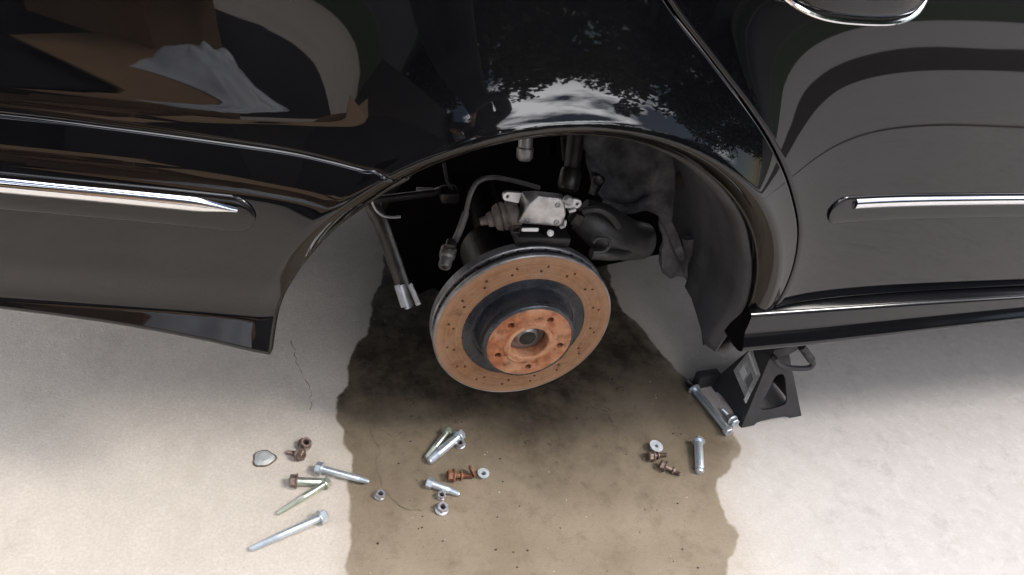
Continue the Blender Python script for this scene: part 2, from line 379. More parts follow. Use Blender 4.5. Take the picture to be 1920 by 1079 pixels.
def coons(c0, c1, d0, d1, n, k, warp=1.0):
    us = [(i / (n - 1)) ** warp for i in range(n)]; pick = lambda P: [P[min(4000, int(round(u * 4000)))] for u in us]
    c0, c1 = pick(resample(c0, 4001)), pick(resample(c1, 4001)); d0, d1 = resample(d0, k), resample(d1, k); G = []
    for j in range(k):
        v = j / (k - 1); row = []
        for i in range(n):
            u = us[i]
            row.append(c0[i] * (1 - v) + c1[i] * v + d0[j] * (1 - u) + d1[j] * u - (c0[0] * (1 - u) * (1 - v) + c0[-1] * u * (1 - v) + c1[0] * (1 - u) * v + c1[-1] * u * v))
        G.append(row)
    return G
def panel(G2, name, mt, parent, yf=body_y, edge=.0025, depth=.022, dy=0.0):
    """sheet-metal skin over an (x, z) grid, its four edges rounded and turned inward"""
    n, k = len(G2), len(G2[0])
    G = [[Vector((p.x, yf(p.x, p.y) + dy, p.y)) for p in row] for row in G2]
    mb = MB(); mb.grid(G)
    loop = [(0, i) for i in range(k)] + [(j, k - 1) for j in range(1, n)] + [(n - 1, i) for i in range(k - 2, -1, -1)] + [(j, 0) for j in range(n - 2, 0, -1)]
    P2 = [G2[j][i] for j, i in loop]; m_ = len(P2)
    area = sum(P2[i].x * P2[(i + 1) % m_].y - P2[(i + 1) % m_].x * P2[i].y for i in range(m_)); sg = 1 if area > 0 else -1
    base = [j * k + i for j, i in loop]; prev = base
    for (o_, d_) in ((.30, .10), (.72, .42), (.96, .90), (1.0, 1.4), (1.0, depth / edge)):
        cur = []
        for i in range(m_):
            a, b_, c = P2[i - 1], P2[i], P2[(i + 1) % m_]
            tg = (c - b_).normalized() + (b_ - a).normalized()
            tg = tg.normalized() if tg.length > 1e-6 else Vector((1, 0))
            nn = Vector((tg.y, -tg.x)) * sg; y0 = mb.v[base[i]].y
            mb.v.append(Vector((b_.x + nn.x * edge * o_, y0 + edge * d_, b_.y + nn.y * edge * o_))); cur.append(len(mb.v) - 1)
        for i in range(m_): mb.f.append((prev[i], prev[(i + 1) % m_], cur[(i + 1) % m_], cur[i]))
        prev = cur
    return mb.build(name, mt, parent, ang=50)
def hit(px, py, dy=0.0, yf=None):                          # where the line of sight meets the body side
    y = -.12
    for _ in range(24):
        p = ony(px, py, y); y = .5 * y + .5 * ((yf or body_y)(p.x, p.z) + dy)
    return Vector((p.x, p.z))
V2 = lambda x, z: Vector((x, z))

car = thing('car', 'black car jacked up with its rear wheel taken off', 'car', (0.3, .75, 0))
BELT = 1.06
gap_px = [(1452, 577), (1471, 545), (1488, 500), (1496, 455), (1496, 418), (1486, 370), (1469, 320), (1440, 262), (1402, 205), (1364, 155), (1320, 98), (1276, 42), (1247, 0)]
gap = spline([hit(*p) for p in gap_px], 5)
dv = gap[-1] - gap[-6]; gap += [gap[-1] + dv.normalized() * k for k in (.05, .1)]
sx = (BELT - gap[-1].y) / dv.y; gap.append(gap[-1] + dv * sx)
top_x = gap[-1].x
def off2(P, d):
    out = []
    for i in range(len(P)):
        tg = (P[min(i + 1, len(P) - 1)] - P[max(i - 1, 0)]).normalized(); out.append(P[i] + V2(tg.y, -tg.x) * d)
    return out
# arch edge
bump_gap = [hit(*p) for p in ((766, 331), (715, 329), (680, 322), (620, 306), (570, 294), (500, 282), (400, 268), (300, 254), (200, 241), (100, 228), (5, 218))]
z_left = bump_gap[-1].y
bump_gap = spline(bump_gap, 4) + [V2(-1.0, z_left + .006), V2(-1.12, z_left + .006)]
def arch_pt(deg, dr=0.0): return V2(AC[0] + (AR + dr) * math.cos(R_(deg)), AC[1] + (AR + dr) * math.sin(R_(deg)))
th_b = math.degrees(math.atan2(bump_gap[0].y - AC[1], bump_gap[0].x - AC[0]))
th_r = math.degrees(math.asin((.418 - AC[1]) / AR)) - 2
print('th_b', th_b, 'th_r', th_r, 'bump_gap0', bump_gap[0], bump_gap[-3], 'gap', gap[0], gap[-4], 'corner', hit(503, 662), 'r', math.hypot(bump_gap[0].x - AC[0], bump_gap[0].y - AC[1]))
# quarter panel: from arch out to door gap, belt line and bumper gap
inner = [arch_pt(th_r + (th_b - th_r) * i / 120) for i in range(121)]
gq = off2(gap, -.0033)
outer = gq + [V2(top_x - .3, BELT), V2(-.9, BELT - .01), V2(-1.12, BELT - .03), V2(-1.12, z_left + .03)]
bgq = off2(bump_gap, .0035); bgq = [inner[-1]] + bgq[1:]
def dense(P, step=.01):
    out = []
    for a, b_ in zip(P, P[1:]):
        k = max(1, int((b_ - a).length / step)); out += [a.lerp(b_, i / k) for i in range(k)]
    return out + [P[-1]]
outer = dense(outer) + [bgq[-1]]
Gq = coons(inner, outer, [inner[0], gq[0]], bgq, 170, 70)
# more rows near the arch where the lip rolls over
def finer(G, m1):
    rows = []
    for j in range(len(G) - 1):
        k = m1 if j < 8 else 1
        for q in range(k): rows.append([a.lerp(b_, q / k) for a, b_ in zip(G[j], G[j + 1])])
    rows.append(G[-1]); return rows
quarter = panel(finer(Gq, 3), 'quarter_panel', PAINT, car)
# rear door
gd = off2(gap, .0033)
sill_t = [gd[0], V2(.6, gd[0].y + .004), V2(.95, gd[0].y + .007), V2(1.22, gd[0].y + .008)]
Gd = coons(dense(sill_t), dense([gd[-1], V2(1.22, BELT)]), gd, dense([sill_t[-1], V2(1.22, BELT)]), 130, 90)
door = panel(Gd, 'rear_door', PAINT, car)
zb_ = gd[0].y + .008
def quad(x0, x1, z0): return coons([V2(x0, z0), V2(x1, z0)], [V2(x0, BELT), V2(x1, BELT)], [V2(x0, z0), V2(x0, BELT)], [V2(x1, z0), V2(x1, BELT)], 30, 60)
front_door = panel(quad(1.2265, 2.30, zb_), 'front_door', PAINT, car)
fender = panel(quad(2.3065, 3.55, .40), 'front_fender', PAINT, car)
# bumper
def bump_y(x, z):
    y = plan(x) + prof(max(z, .52)) + ledge(x, z) - .002
    rho = math.hypot(x - AC[0], z - AC[1]) - AR; th = math.degrees(math.atan2(z - AC[1], x - AC[0])) % 360
    w_ = 1 - sm(105, 175, th)
    y -= (.002 + .048 * w_) * math.exp(-max(0, rho - .021) / .070)
    if rho < .030: k = (.030 - max(rho, -.01)) / .030; y += .030 * w_ * k * k
    z0 = .440                                       # lower valance rolls under
    y += .004 * sm(.50, .448, z)
    if z < z0 + .01: y -= .30 * (max(0, z0 - z) if z < z0 - .01 else (z0 + .01 - z) ** 2 / .04)
    return y
corner = hit(503, 664, yf=bump_y); th_c = math.degrees(math.atan2(corner.y - AC[1], corner.x - AC[0])) % 360
bb = [hit(*p, yf=bump_y) for p in ((503, 664), (400, 641), (300, 621), (200, 604), (100, 590), (5, 578))]
print('bumper bottom', bb, 'th_c', th_c, math.hypot(corner.x - AC[0], corner.y - AC[1]))
bz = sum(p.y for p in bb[1:]) / 5
edge_b = spline([hit(*p, yf=bump_y) for p in ((503, 664), (512, 602), (530, 548), (560, 500), (600, 452), (640, 415), (692, 378), (730, 352))], 6)
bgl = off2(bump_gap, -.0035)
edge_b = edge_b[:-1] + [bgl[0]]
botl = dense([corner] + bb[1:] + [V2(-1.0, bb[-1].y + .004), V2(-1.12, bb[-1].y + .004)])
Gb = coons(botl, bgl, edge_b, dense([botl[-1], bgl[-1]]), 150, 90, 1.7)
bumper = panel(Gb, 'rear_bumper', PAINT, car, yf=bump_y, edge=.006)
# sill
SB = .338
def sill_line(px): return [hit(*p) for p in px]
def sill_section(z0, z1, k=33):
    out = []
    for i in range(k + 1):
        t_ = i / k; z = z1 + (z0 - z1) * t_
        out.append((interp([(0, -.1315), (.03, -.1365), (.08, -.1382), (.16, -.1384), (.48, -.1385), (.62, -.1425), (.78, -.149), (.86, -.150), (.92, -.147), (.97, -.139), (1, -.126)], t_), z))
    return out
mb = MB(); rows = []
for i in range(90):
    x = .306 + (2.6 - .306) * (i / 89)
    zt = interp([(.26, gap[0].y - .006), (.6, gap[0].y - .002), (1.5, gap[0].y + .003)], x); zb = interp([(.26, .333), (.43, .338), (.85, .366), (1.5, .38)], x)
    s_ = sill_section(zb, zt)
    rows.append([Vector((x, -.095, zt + .002))] + [Vector((x, y, z)) for y, z in s_] + [Vector((x, -.06, zb + .002)), Vector((x, -.05, zb + .05))])
mb.grid(rows); mb.f.append(tuple(range(len(rows[0]))))
sill = mb.build('sill', SILLP, car, ang=60)

# rub strips with a chrome bar
def rub_strip(poly_px, chrome_px, owner, dy=-.007):
    pts = spline([hit(*p) for p in poly_px], 5, closed=False)
    return pts
def strip(name, x0, x1, zc, h, owner, yf, round0, round1, ch0, ch1, chz, chh, taper=False):
    n = 90; mb = MB(); rows = []
    for i in range(n):
        t_ = i / (n - 1)
        if round0: t_ = t_ ** 2.6
        if round1: t_ = 1 - (1 - t_) ** 2.6
        x = x0 + (x1 - x0) * t_
        hh = h / 2
        if round0 and x - x0 < h / 2: hh *= math.sqrt(max(0.0004, 1 - (1 - (x - x0) / (h / 2)) ** 2))
        if round1 and x1 - x < h / 2: hh *= math.sqrt(max(0.0004, 1 - (1 - (x1 - x) / (h / 2)) ** 2))
        row = []
        for (a, d_) in ((-1, .012), (-1, .0004), (-.955, -.0022), (-.86, -.0030), (-.5, -.0034), (0, -.0036), (.5, -.0034), (.86, -.0030), (.955, -.0022), (1, .0004), (1, .012)):
            z = zc(x) + a * hh; row.append(Vector((x, yf(x, zc(x) + a * hh) + d_, z)))
        rows.append(row)
    # denser sampling at the rounded end
    mb.grid(rows); st = mb.build(name, PAINT, owner, ang=60)
    mb = MB(); rows = []
    for i in range(n):
        t_ = i / (n - 1); x = ch0 + (ch1 - ch0) * t_
        hh = chh / 2 * (sm(-.02, .05, min(abs(x - ch0) if round0 else 9, abs(ch1 - x) if round1 else 9)) if taper else 1)
        row = []
        for (a, d_) in ((-1, -.001), (-.8, -.0065), (-.3, -.0085), (.3, -.0085), (.8, -.0065), (1, -.001)):
            z = zc(x) + chz + a * hh; row.append(Vector((x, yf(x, z) + d_, z)))
        rows.append(row)
    mb.grid(rows); mb.f.append(tuple(range(6))); mb.f.append(tuple((n - 1) * 6 + k for k in range(6)))
    mb.build('chrome_bar', CHROME, st, ang=60)
    return st
zr = hit(1700, 388).y
rx0 = hit(1558, 390).x
print('right strip', hit(1700, 362), hit(1700, 416), rx0, hit(1603, 375), hit(1700, 366), hit(1700, 382), 'left', hit(476, 405), [hit(*p) for p in ((300, 353), (300, 425), (100, 330), (435, 372), (435, 428), (300, 361), (300, 380), (100, 345), (100, 365), (440, 385))])
strip('rub_strip', rx0, 1.206, lambda x: zr, .046, door, body_y, True, False, hit(1603, 375).x, 1.204, .011, .017)
strip('rub_strip', 1.24, 2.28, lambda x: zr, .046, front_door, body_y, False, True, 1.242, 2.24, .011, .017)
lz = hit(435, 400).y
strip('rub_strip', -1.0, hit(478, 405).x, lambda x: lz, .050, bumper, bump_y, False, True, -.99, hit(445, 385).x, .009, .020, taper=True)

# door handle
hc = hit(1590, -46); mb = MB(); rows = []
for i in range(41):
    t_ = -1 + 2 * i / 40; x = hc.x + t_ * .105; e = math.sqrt(max(0, 1 - abs(t_) ** 3.2)); row = []
    for k in range(20):
        a = 2 * math.pi * k / 20; z = hc.y + .006 * (1 - t_ * t_) + math.sin(a) * (.004 + .024 * e) - .012 * (1 - t_ * t_)
        row.append(Vector((x, body_y(x, hc.y) - .012 - .030 * (1 - t_ ** 4) - math.cos(a) * (.003 + .012 * e), z)))
    rows.append(row + [row[0]])
mb.grid(rows); handle = mb.build('door_handle', PAINT, door, ang=60)
mb = MB(); P = []
for i in range(41):
    t_ = -1 + 2 * i / 40; x = hc.x + t_ * .106; e = math.sqrt(max(0, 1 - abs(t_) ** 3.2))
    P.append(Vector((x, body_y(x, hc.y) - .015 - .036 * (1 - t_ ** 4), hc.y - .006 * (1 - t_ * t_) - (.003 + .026 * e))))
mb.tube(P, .0032, 8); mb.build('handle_trim', CHROME, handle)
mb = MB(); rows = []
for j in range(9):
    r_ = j / 8; row = []
    for k in range(33):
        a = 2 * math.pi * k / 32; x = hc.x + math.cos(a) * .085 * r_; z = hc.y - .01 + math.sin(a) * .034 * r_
        row.append(Vector((x, body_y(x, z) - .0012 - .001 * (1 - r_), z)))
    rows.append(row)
mb.grid(rows); mb.build('handle_cup', TRIM, door)

# upper body, glass and the rest of the shell (mostly out of frame, shades the ground)
mb = MB()
secs = []
for x, zt, inset in ((-1.14, 1.0, .06), (-.7, 1.04, .04), (-.25, 1.38, .26), (.4, 1.50, .30), (1.5, 1.50, .30), (2.1, 1.42, .28), (2.75, 1.08, .06), (3.5, 1.0, .06)):
    y0 = body_y(max(x, -1.1), 1.04) + .01
    secs.append([Vector((x, y0, 1.05)), Vector((x, y0 + inset, zt)), Vector((x, 1.62 - inset, zt)), Vector((x, 1.62, 1.05))])
mb.grid(secs); mb.build('cabin', GLASS, car, ang=20)
mb = MB(); mb.box((1.22, 1.66, .72), (4.70, .05, .66)); mb.build('far_side', PAINT, car)
mb = MB(); mb.box((-1.125, .91, .74), (.05, 1.42, .66)); mb.build('tail_panel', PAINT, car)
mb = MB(); mb.box((3.55, .77, .72), (.04, 1.72, .70)); mb.build('nose_panel', PAINT, car)
# floor pan and wheel housing
mb = MB(); mb.box((-.15, 1.06, .62), (1.15, 1.05, .04)); mb.build('axle_cover', UNDER, car)
US = mat('bounce_underbody', (.22, .21, .20), .8, vary=.4, vscale=5)  # outer floor made pale to bounce light onto the ground; centre stays dark
MB().box((1.98, .80, .50), (3.10, 1.6, .04)).build('floor_pan', US, car); MB().box((-.92, .85, .60), (.42, 1.4, .04)).build('boot_floor', US, car)
mb = MB(); rows = []
for i in range(41):
    a = R_(22 + (128 - 22) * i / 40); c_ = V2(AC[0] + .385 * math.cos(a), AC[1] + .385 * math.sin(a)); rows.append([Vector((c_.x, y, c_.y)) for y in (-.085, .1, .25, .40, .55)])
mb.grid(rows)
poly = [(AC[0] + .385 * math.cos(R_(a)), AC[1] + .385 * math.sin(R_(a))) for a in range(22, 129, 5)] + [(-.30, .46), (.20, .44)]
mb.prism([Vector((x, .56, z)) for x, z in poly], (0, .02, 0)); mb.build('wheel_housing', UNDER, car)

# ------------------------------------------------------------------ arch liner (front half of the well)
mb = MB(); rows = []; NA = 60; NW = 26
for i in range(NA + 1):
    a = -11 + (100 + 11) * i / NA
    yin = interp([(-11, -.075), (-8, -.035), (-5, .01), (0, .05), (6, .15), (20, .21), (100, .21)], a)
    y0 = -.128 + .022 * sm(10, -10, a) + .012 * sm(40, 20, a)
    row = []
    for j in range(NW + 1):
        y = y0 + (yin - y0) * j / NW
        rr = .352 - .010 * sm(.0, .02, y - y0) + .004 * noise.noise(Vector((a * .06, y * 14, 0)))
        rr -= .012 * math.exp(-((y - .02) / .012) ** 2) * sm(20, 0, a)
        row.append(Vector((AC[0] + rr * math.cos(R_(a)), y, AC[1] + rr * math.sin(R_(a)))))
    rows.append(row)
mb.grid(rows)
liner = mb.build('wheel_arch_liner', PLASTIC, car, ang=50)
md = liner.modifiers.new('thick', 'SOLIDIFY'); md.thickness = .004; md.offset = 1
# inner wall of the liner with felt face and an opening for the arm
def wall_pt(px, py, y): return ony(px, py, y)
wallpx = [(1092, 250), (1130, 232), (1250, 246), (1350, 310), (1345, 420), (1325, 505), (1292, 530), (1270, 495), (1222, 480), (1218, 380), (1160, 392), (1128, 375), (1110, 330)]
wp = [ony(x, y, .19) for x, y in wallpx]
bm = bmesh.new(); vs = [bm.verts.new(p) for p in spline(wp, 3, True)]; f = bm.faces.new(vs)
bmesh.ops.triangulate(bm, faces=[f]); bmesh.ops.subdivide_edges(bm, edges=bm.edges[:], cuts=3, use_grid_fill=True)
for v in bm.verts:
    q = v.co; v.co.y += .022 * noise.noise(Vector((q.x * 13, q.z * 13, 2))) + .010 * noise.noise(Vector((q.x * 40, q.z * 40, 7))) - .05 * sm(.17, .30, q.x) 
bm.normal_update()
mb = MB(); bm.verts.index_update(); mb.add([v.co.copy() for v in bm.verts], [[v.index for v in f.verts] for f in bm.faces]); bm.free()
wall = mb.build('liner_wall', FELT, car, ang=80); md = wall.modifiers.new('thick', 'SOLIDIFY'); md.thickness = .006
def part(mb, name, mt, parent=None, ang=40): return mb.build(name, mt, parent or car, ang)
# liner details: dimple clip, rib, lower bracket, sagging lip
c0 = ony(1288, 338, .10); part(MB().lathe([(.018, -.012), (.018, 0), (.014, .004), (.008, .004), (.007, -.004)], c0, (-.35, -1, -.1), 18), 'liner_clip', HOLE, wall)
part(MB().tube(spline([ony(1130, 380, .16), ony(1160, 392, .15), ony(1195, 388, .15), ony(1218, 372, .16)], 5), [.010] * 16, 10, 1), 'liner_lip', FELT, wall)
part(MB().tube(spline([ony(1293, 445, .07), ony(1297, 480, .06), ony(1292, 510, .06)], 5), .013, 10), 'liner_fold', FELT, wall)
mbx = MB(); P = [ony(1312, 560, -.01), ony(1322, 600, -.03), ony(1338, 640, -.07), ony(1318, 648, -.07), ony(1312, 600, -.03)]
mbx.prism(P, (.004, .003, 0)); part(mbx, 'liner_flap', PLASTIC, liner)
mbx = MB(); mbx.tube(spline([ony(1400, 570, -.085), ony(1392, 615, -.085), ony(1368, 640, -.08), ony(1348, 645, -.07)], 6), [.012] * 6 + [.015] * 7 + [.017] * 6, 12, .7); part(mbx, 'sill_end_cap', RUBBER, liner)

# ------------------------------------------------------------------ brake disc and hub
HUB = Vector((0, 0, HZ))
disc = thing('tmp', 'x', 'x', (0, 0, 0)); bpy.data.objects.remove(disc)
Yax = (0, -1, 0)                                  # outward
def lath(prof, n=96, **k): return MB().lathe(prof, HUB, Yax, n, **k)
def ring(prof, n=96):                             # closed ring: profile is a loop
    mb = MB(); u, w_, a = basis(Yax); k = len(prof); vs = []
    for (r, h) in prof:
        for q in range(n):
            t_ = 2 * math.pi * q / n; vs.append(HUB + a * h + (u * math.cos(t_) + w_ * math.sin(t_)) * r)
    fs = [(i * n + q, i * n + (q + 1) % n, ((i + 1) % k) * n + (q + 1) % n, ((i + 1) % k) * n + q) for i in range(k) for q in range(n)]
    return mb.add(vs, fs)
# rotor ring front plate with cross-drilled holes cut through
plate = ring([(.1035, -.008), (.1035, -.0008), (.1045, 0), (.1485, 0), (.150, -.0015), (.150, -.008)], 128).build('brake_disc', RUST_RING, car, 30)
cutb = MB()
for k in range(16):
    a = R_(84 - 22.5 * k)
    for (r_, da) in ((.1195, 2.0), (.1290, -2.2)):
        c = HUB + Vector((math.cos(a + R_(da)) * r_, 0, math.sin(a + R_(da)) * r_)); cutb.cyl(c + Vector((0, .02, 0)), c - Vector((0, .01, 0)), .0023, n=10)
cut = cutb.build('cutter', None)
bo = plate.modifiers.new('drill', 'BOOLEAN'); bo.object = cut; bo.operation = 'DIFFERENCE'; bo.solver = 'EXACT'
dg = bpy.context.evaluated_depsgraph_get(); me2 = bpy.data.meshes.new_from_object(plate.evaluated_get(dg)); plate.modifiers.clear(); plate.data = me2; me2.set_sharp_from_angle(angle=R_(30))
bpy.data.objects.remove(cut)
part(ring([(.100, -.0220), (.100, -.009), (.1450, -.009), (.1450, -.0220)]), 'vent_core', HOLE, plate)
mbx = MB()
for k in range(40):
    a = 2 * math.pi * k / 40; c = HUB + Vector((math.cos(a) * .1265, .0150, math.sin(a) * .1265))
    mbx.box(c, (.044, .0135, .004), Matrix.Rotation(-a - .3, 3, 'Y'))
part(mbx, 'vent_vanes', STEEL_D, plate)
part(ring([(.097, -.0380), (.097, -.0215), (.1480, -.0210), (.1500, -.0222), (.1500, -.0365), (.1485, -.0380)], 128), 'rear_plate', DISC_EDGE, plate, 30)
part(ring([(.1502, -.0078), (.1508, -.0070), (.1508, -.0020), (.1498, -.0004), (.1478, .0003), (.1470, -.0008), (.1490, -.0045)], 128), 'outer_edge', DISC_EDGE, plate, 40)
# hat: recessed band, side wall, rounded shoulder
part(ring([(.080, -.012), (.1030, -.012), (.1030, -.0012), (.0965, -.0020), (.0900, -.0040), (.0868, -.0040), (.0862, -.0030), (.0845, -.0030), (.0838, -.0055), (.0790, -.0060)], 128), 'disc_hat_rim', HATP, plate, 50)
part(ring([(.070, -.008), (.0800, -.008), (.0795, .004), (.0778, .0185), (.0770, .0200), (.0772, .0215), (.0768, .0300), (.0750, .0330), (.0725, .0338), (.0690, .0335)], 128), 'disc_hat', HATP, plate, 45)
# rusty wheel flange with five bolt holes and the bore
fl = ring([(.0315, .012), (.0315, .0345), (.0330, .0362), (.0420, .0364), (.0440, .0350), (.0470, .0347), (.0685, .0347), (.0705, .0342), (.0715, .0325), (.0715, .012)], 96).build('hub_flange', RUST_HUB, car, 30)
cutb = MB(); HA = [60.5, 132.5, 205.0, 277.5, 349.5]
for k in HA:
    c = HUB + Vector((math.cos(R_(k)) * .0545, 0, math.sin(R_(k)) * .0545)); cutb.cyl(c + Vector((0, -.02, 0)), c + Vector((0, -.05, 0)), .0058, n=16)
cut = cutb.build('cutter', None); bo = fl.modifiers.new('drill', 'BOOLEAN'); bo.object = cut; bo.operation = 'DIFFERENCE'; bo.solver = 'EXACT'
dg = bpy.context.evaluated_depsgraph_get(); me2 = bpy.data.meshes.new_from_object(fl.evaluated_get(dg)); fl.modifiers.clear(); fl.data = me2; me2.set_sharp_from_angle(angle=R_(30))
bpy.data.objects.remove(cut)
for k in HA:
    c = HUB + Vector((math.cos(R_(k)) * .0545, 0, math.sin(R_(k)) * .0545))
    part(MB().lathe([(.0052, 0), (.0052, .004)], c + Vector((0, -.0185, 0)), Yax, 12), 'bolt_hole', HOLE, fl)
part(ring([(.0318, .030), (.0324, .0362), (.0338, .0368), (.0385, .0366), (.0400, .0358), (.039, .030)], 96), 'bore_lip', RUST_LIP, fl, 50)
part(lath([(.0314, .014), (.0300, .0150), (.0220, .0160), (.0200, .0200), (.0150, .0235), (.0140, .0235), (.0120, .0200), (.0060, .0195), (.0030, .0215), (.0, .0220)], 48, cap1=False), 'hub_nut', ALU_D, fl, 25)
part(MB().lathe([(.0155, .016), (.0155, .0225), (.0135, .0245), (.010, .0245)], HUB, Yax, 12), 'axle_nut', STEEL_D, fl, 20)
# axle stub and knuckle behind
sub_px = [(724, 392), (719, 462), (728, 498), (742, 512), (752, 541), (768, 533), (785, 552), (812, 540), (850, 560), (1100, 505), (1222, 480), (1300, 468), (1315, 290), (1000, 235), (780, 300)]
part(MB().prism([ony(x, y, .40) for x, y in sub_px], (0, .06, 0)), 'subframe', UNDER)
part(MB().cyl(HUB + Vector((0, .02, 0)), HUB + Vector((0, .22, 0)), .050, .062, 28), 'wheel_carrier', STEEL_D)
part(MB().tube([HUB + Vector((0, .2, 0)), HUB + Vector((.02, .5, .03))], .028, 14), 'drive_shaft', STEEL_D)
part(MB().lathe([(.10, 0), (.132, .01), (.132, .016), (.09, .016)], HUB + Vector((0, .055, 0)), Yax, 48), 'dust_shield', UNDER)

# ------------------------------------------------------------------ silver brake actuator above the disc
yA = .035
def A(px, py, y=yA): return ony(px, py, y)
front = [A(970, 419), A(1054, 426), A(1062, 401), A(1057, 373), A(1008, 368), A(992, 384)]
back = [A(974, 405, yA + .05), A(1050, 410, yA + .05), A(1057, 385, yA + .05), A(1054, 363, yA + .03), A(1006, 358, yA + .03), A(976, 358, yA + .045)]
mb = MB(); n = 6
mb.add(front + back, [tuple(range(n)), tuple(range(2 * n - 1, n - 1, -1))] + [(i, (i + 1) % n, n + (i + 1) % n, n + i) for i in range(n)])
bm = bmesh.new(); vs = [bm.verts.new(v) for v in mb.v]; [bm.faces.new([vs[i] for i in f]) for f in mb.f]
bmesh.ops.bevel(bm, geom=bm.edges[:], offset=.0048, segments=4, affect='EDGES', profile=.6); bm.verts.index_update()
mb = MB().add([v.co.copy() for v in bm.verts], [[v.index for v in f.verts] for f in bm.faces]); bm.free()
act = mb.build('brake_actuator', ALU, car, 35)
def ear(pc, pbase, name='mounting_ear'):
    c = Vector(pc); b_ = Vector(pbase); ax = Vector((0.05, -1, .15)); d = (b_ - c); d.normalize(); u = d; w2 = ax.cross(u).normalized(); ax = u.cross(w2).normalized(); ax = -ax if ax.y > 0 else ax
    r_, hr = .0072, .0028; outl = []; inn = []
    for k in range(25):
        a = math.pi / 2 + math.pi * k / 24; outl.append(c + u * math.cos(a) * r_ + w2 * math.sin(a) * r_)
    Lb = (b_ - c).length; outl += [c + u * Lb - w2 * r_ * 1.15, c + u * Lb + w2 * r_ * 1.15]
    n = len(outl)
    for p in outl:
        q = p - c; an = math.atan2(q.dot(w2), q.dot(u)); inn.append(c + u * math.cos(an) * hr + w2 * math.sin(an) * hr)
    mb = MB(); th_ = ax * .006
    mb.add(outl + inn + [p - th_ for p in outl] + [p - th_ for p in inn], [(i, (i + 1) % n, n + (i + 1) % n, n + i) for i in range(n)] + [(2 * n + i, 3 * n + i, 3 * n + (i + 1) % n, 2 * n + (i + 1) % n) for i in range(n)] + [(i, 2 * n + i, 2 * n + (i + 1) % n, (i + 1) % n) for i in range(n)] + [(n + i, n + (i + 1) % n, 3 * n + (i + 1) % n, 3 * n + i) for i in range(n)])
    return part(mb, name, ALU, act, 30)
ear(A(952, 369, yA + .02), A(975, 372, yA + .02)); ear(A(1082, 383, yA + .01), A(1058, 381, yA + .01))
part(MB().lathe([(.005, 0), (.0075, .002), (.0075, .008), (.005, .011)], A(1062, 374, yA - .002), (0.1, -1, .3), 14), 'cap_screw', ALU, act)
part(MB().box(A(1072, 393, yA + .01), (.012, .01, .006), Matrix.Rotation(R_(-20), 3, 'Y'), .0015), 'mounting_lug', ALU, act)
mb = MB(); mb.tube(spline([A(1050, 427, yA - .003), A(1058, 424, yA - .003), A(1060, 414, yA - .003)], 4), .0024, 8); part(mb, 'wire_clip', ALU, act)
part(MB().box(A(1080, 408, yA + .03), (.018, .02, .022), Matrix.Rotation(R_(20), 3, 'Y'), .003), 'bracket', STEEL_D, act)
def on_face(u, v):                               # point on the front face of the actuator
    return front[0].lerp(front[1], u).lerp(front[5].lerp(front[3], u), v)
fn = (front[1] - front[0]).cross(front[3] - front[0]).normalized(); fn = fn if fn.y < 0 else -fn
for u, v in ((.86, .16), (.84, .80), (.18, .14)):
    part(MB().lathe([(.0046, -.002), (.0046, .0012), (.0036, .0018), (.0020, .0018), (.0018, .0006)], on_face(u, v), fn, 14), 'housing_screw', ALU_D, act, 25)
# ribbed boot on its left
b0, b1 = A(974, 398, yA + .03), A(900, 417, yA + .035); axb = (b1 - b0).normalized(); Lb = (b1 - b0).length
pr = []
for i in range(31):
    t_ = i / 30; base_r = interp([(0, .019), (.06, .0225), (.50, .0230), (.54, .0205), (.62, .0195), (.66, .0135), (.80, .0110), (.84, .0075), (1, .0055)], t_)
    pr.append((base_r * (1 - .13 * (i in (5, 9, 10, 14, 20, 25))), Lb * t_))
part(MB().lathe(pr, b0, axb, 28), 'rubber_boot', BOOT, act, 50)
part(MB().lathe([(.0185, 0), (.0235, .003), (.0235, .012), (.0215, .015)], b0 + axb * .004, axb, 28), 'boot_collar', BOOT, act, 30)
# dark caliper carrier below it with a part-number tag
carrier = part(MB().box(A(1012, 439, yA + .015), (.088, .05, .020), Matrix.Rotation(R_(3), 3, 'Y'), .004), 'caliper_carrier', STEEL_D)
part(MB().box(A(994, 431, yA - .012), (.027, .003, .0058), Matrix.Rotation(R_(2), 3, 'Y'), .001), 'tag_plate', STICKW, carrier)
part(MB().lathe([(.005, 0), (.0052, .004), (.003, .006)], A(1031, 437, yA - .010), (0, -1, .5), 14), 'pin_head', STICKW, carrier)
mb = MB(); mb.tube([A(962, 424, yA - .01), A(976, 423, yA - .01), A(974, 437, yA - .01), A(960, 436, yA - .01), A(962, 424, yA - .01)], .0012, 6); part(mb, 'wire_clip', STEEL_D, carrier)

# ------------------------------------------------------------------ other things in the well
hose = part(MB().tube(spline([A(1010, 352, .16), A(965, 340, .13), A(925, 333, .10), A(897, 341, .09), A(882, 365, .08), A(873, 400, .07), A(862, 432, .06), A(853, 452, .06)], 8), [.0038] * 40 + [.0056] * 17, 10), 'sensor_hose', mat('hose_rubber', (.085, .082, .080), .5, vary=.4, vscale=60))
part(MB().lathe([(.0075, 0), (.0085, .004), (.0085, .012), (.006, .014)], A(847, 452, .055), (-.3, -.9, -.4), 16), 'hose_clamp', STEEL_D, hose)
e0, e1 = A(843, 462, .06), A(834, 498, .03)
en = part(MB().lathe([(.008, 0), (.0125, .005), (.0125, .020), (.010, .024), (.010, .036), (.0085, .039), (.0045, .039), (.0045, .030)], e0, e1 - e0, 24, cap1=True), 'hose_connector', mat('connector_grey', (.13, .125, .12), .4, .3, vary=.4, vscale=50), hose, 30)
part(MB().lathe([(.0042, 0), (.0042, .001)], e0 + (e1 - e0).normalized() * .0392, e1 - e0, 14), 'connector_bore', HOLE, en)
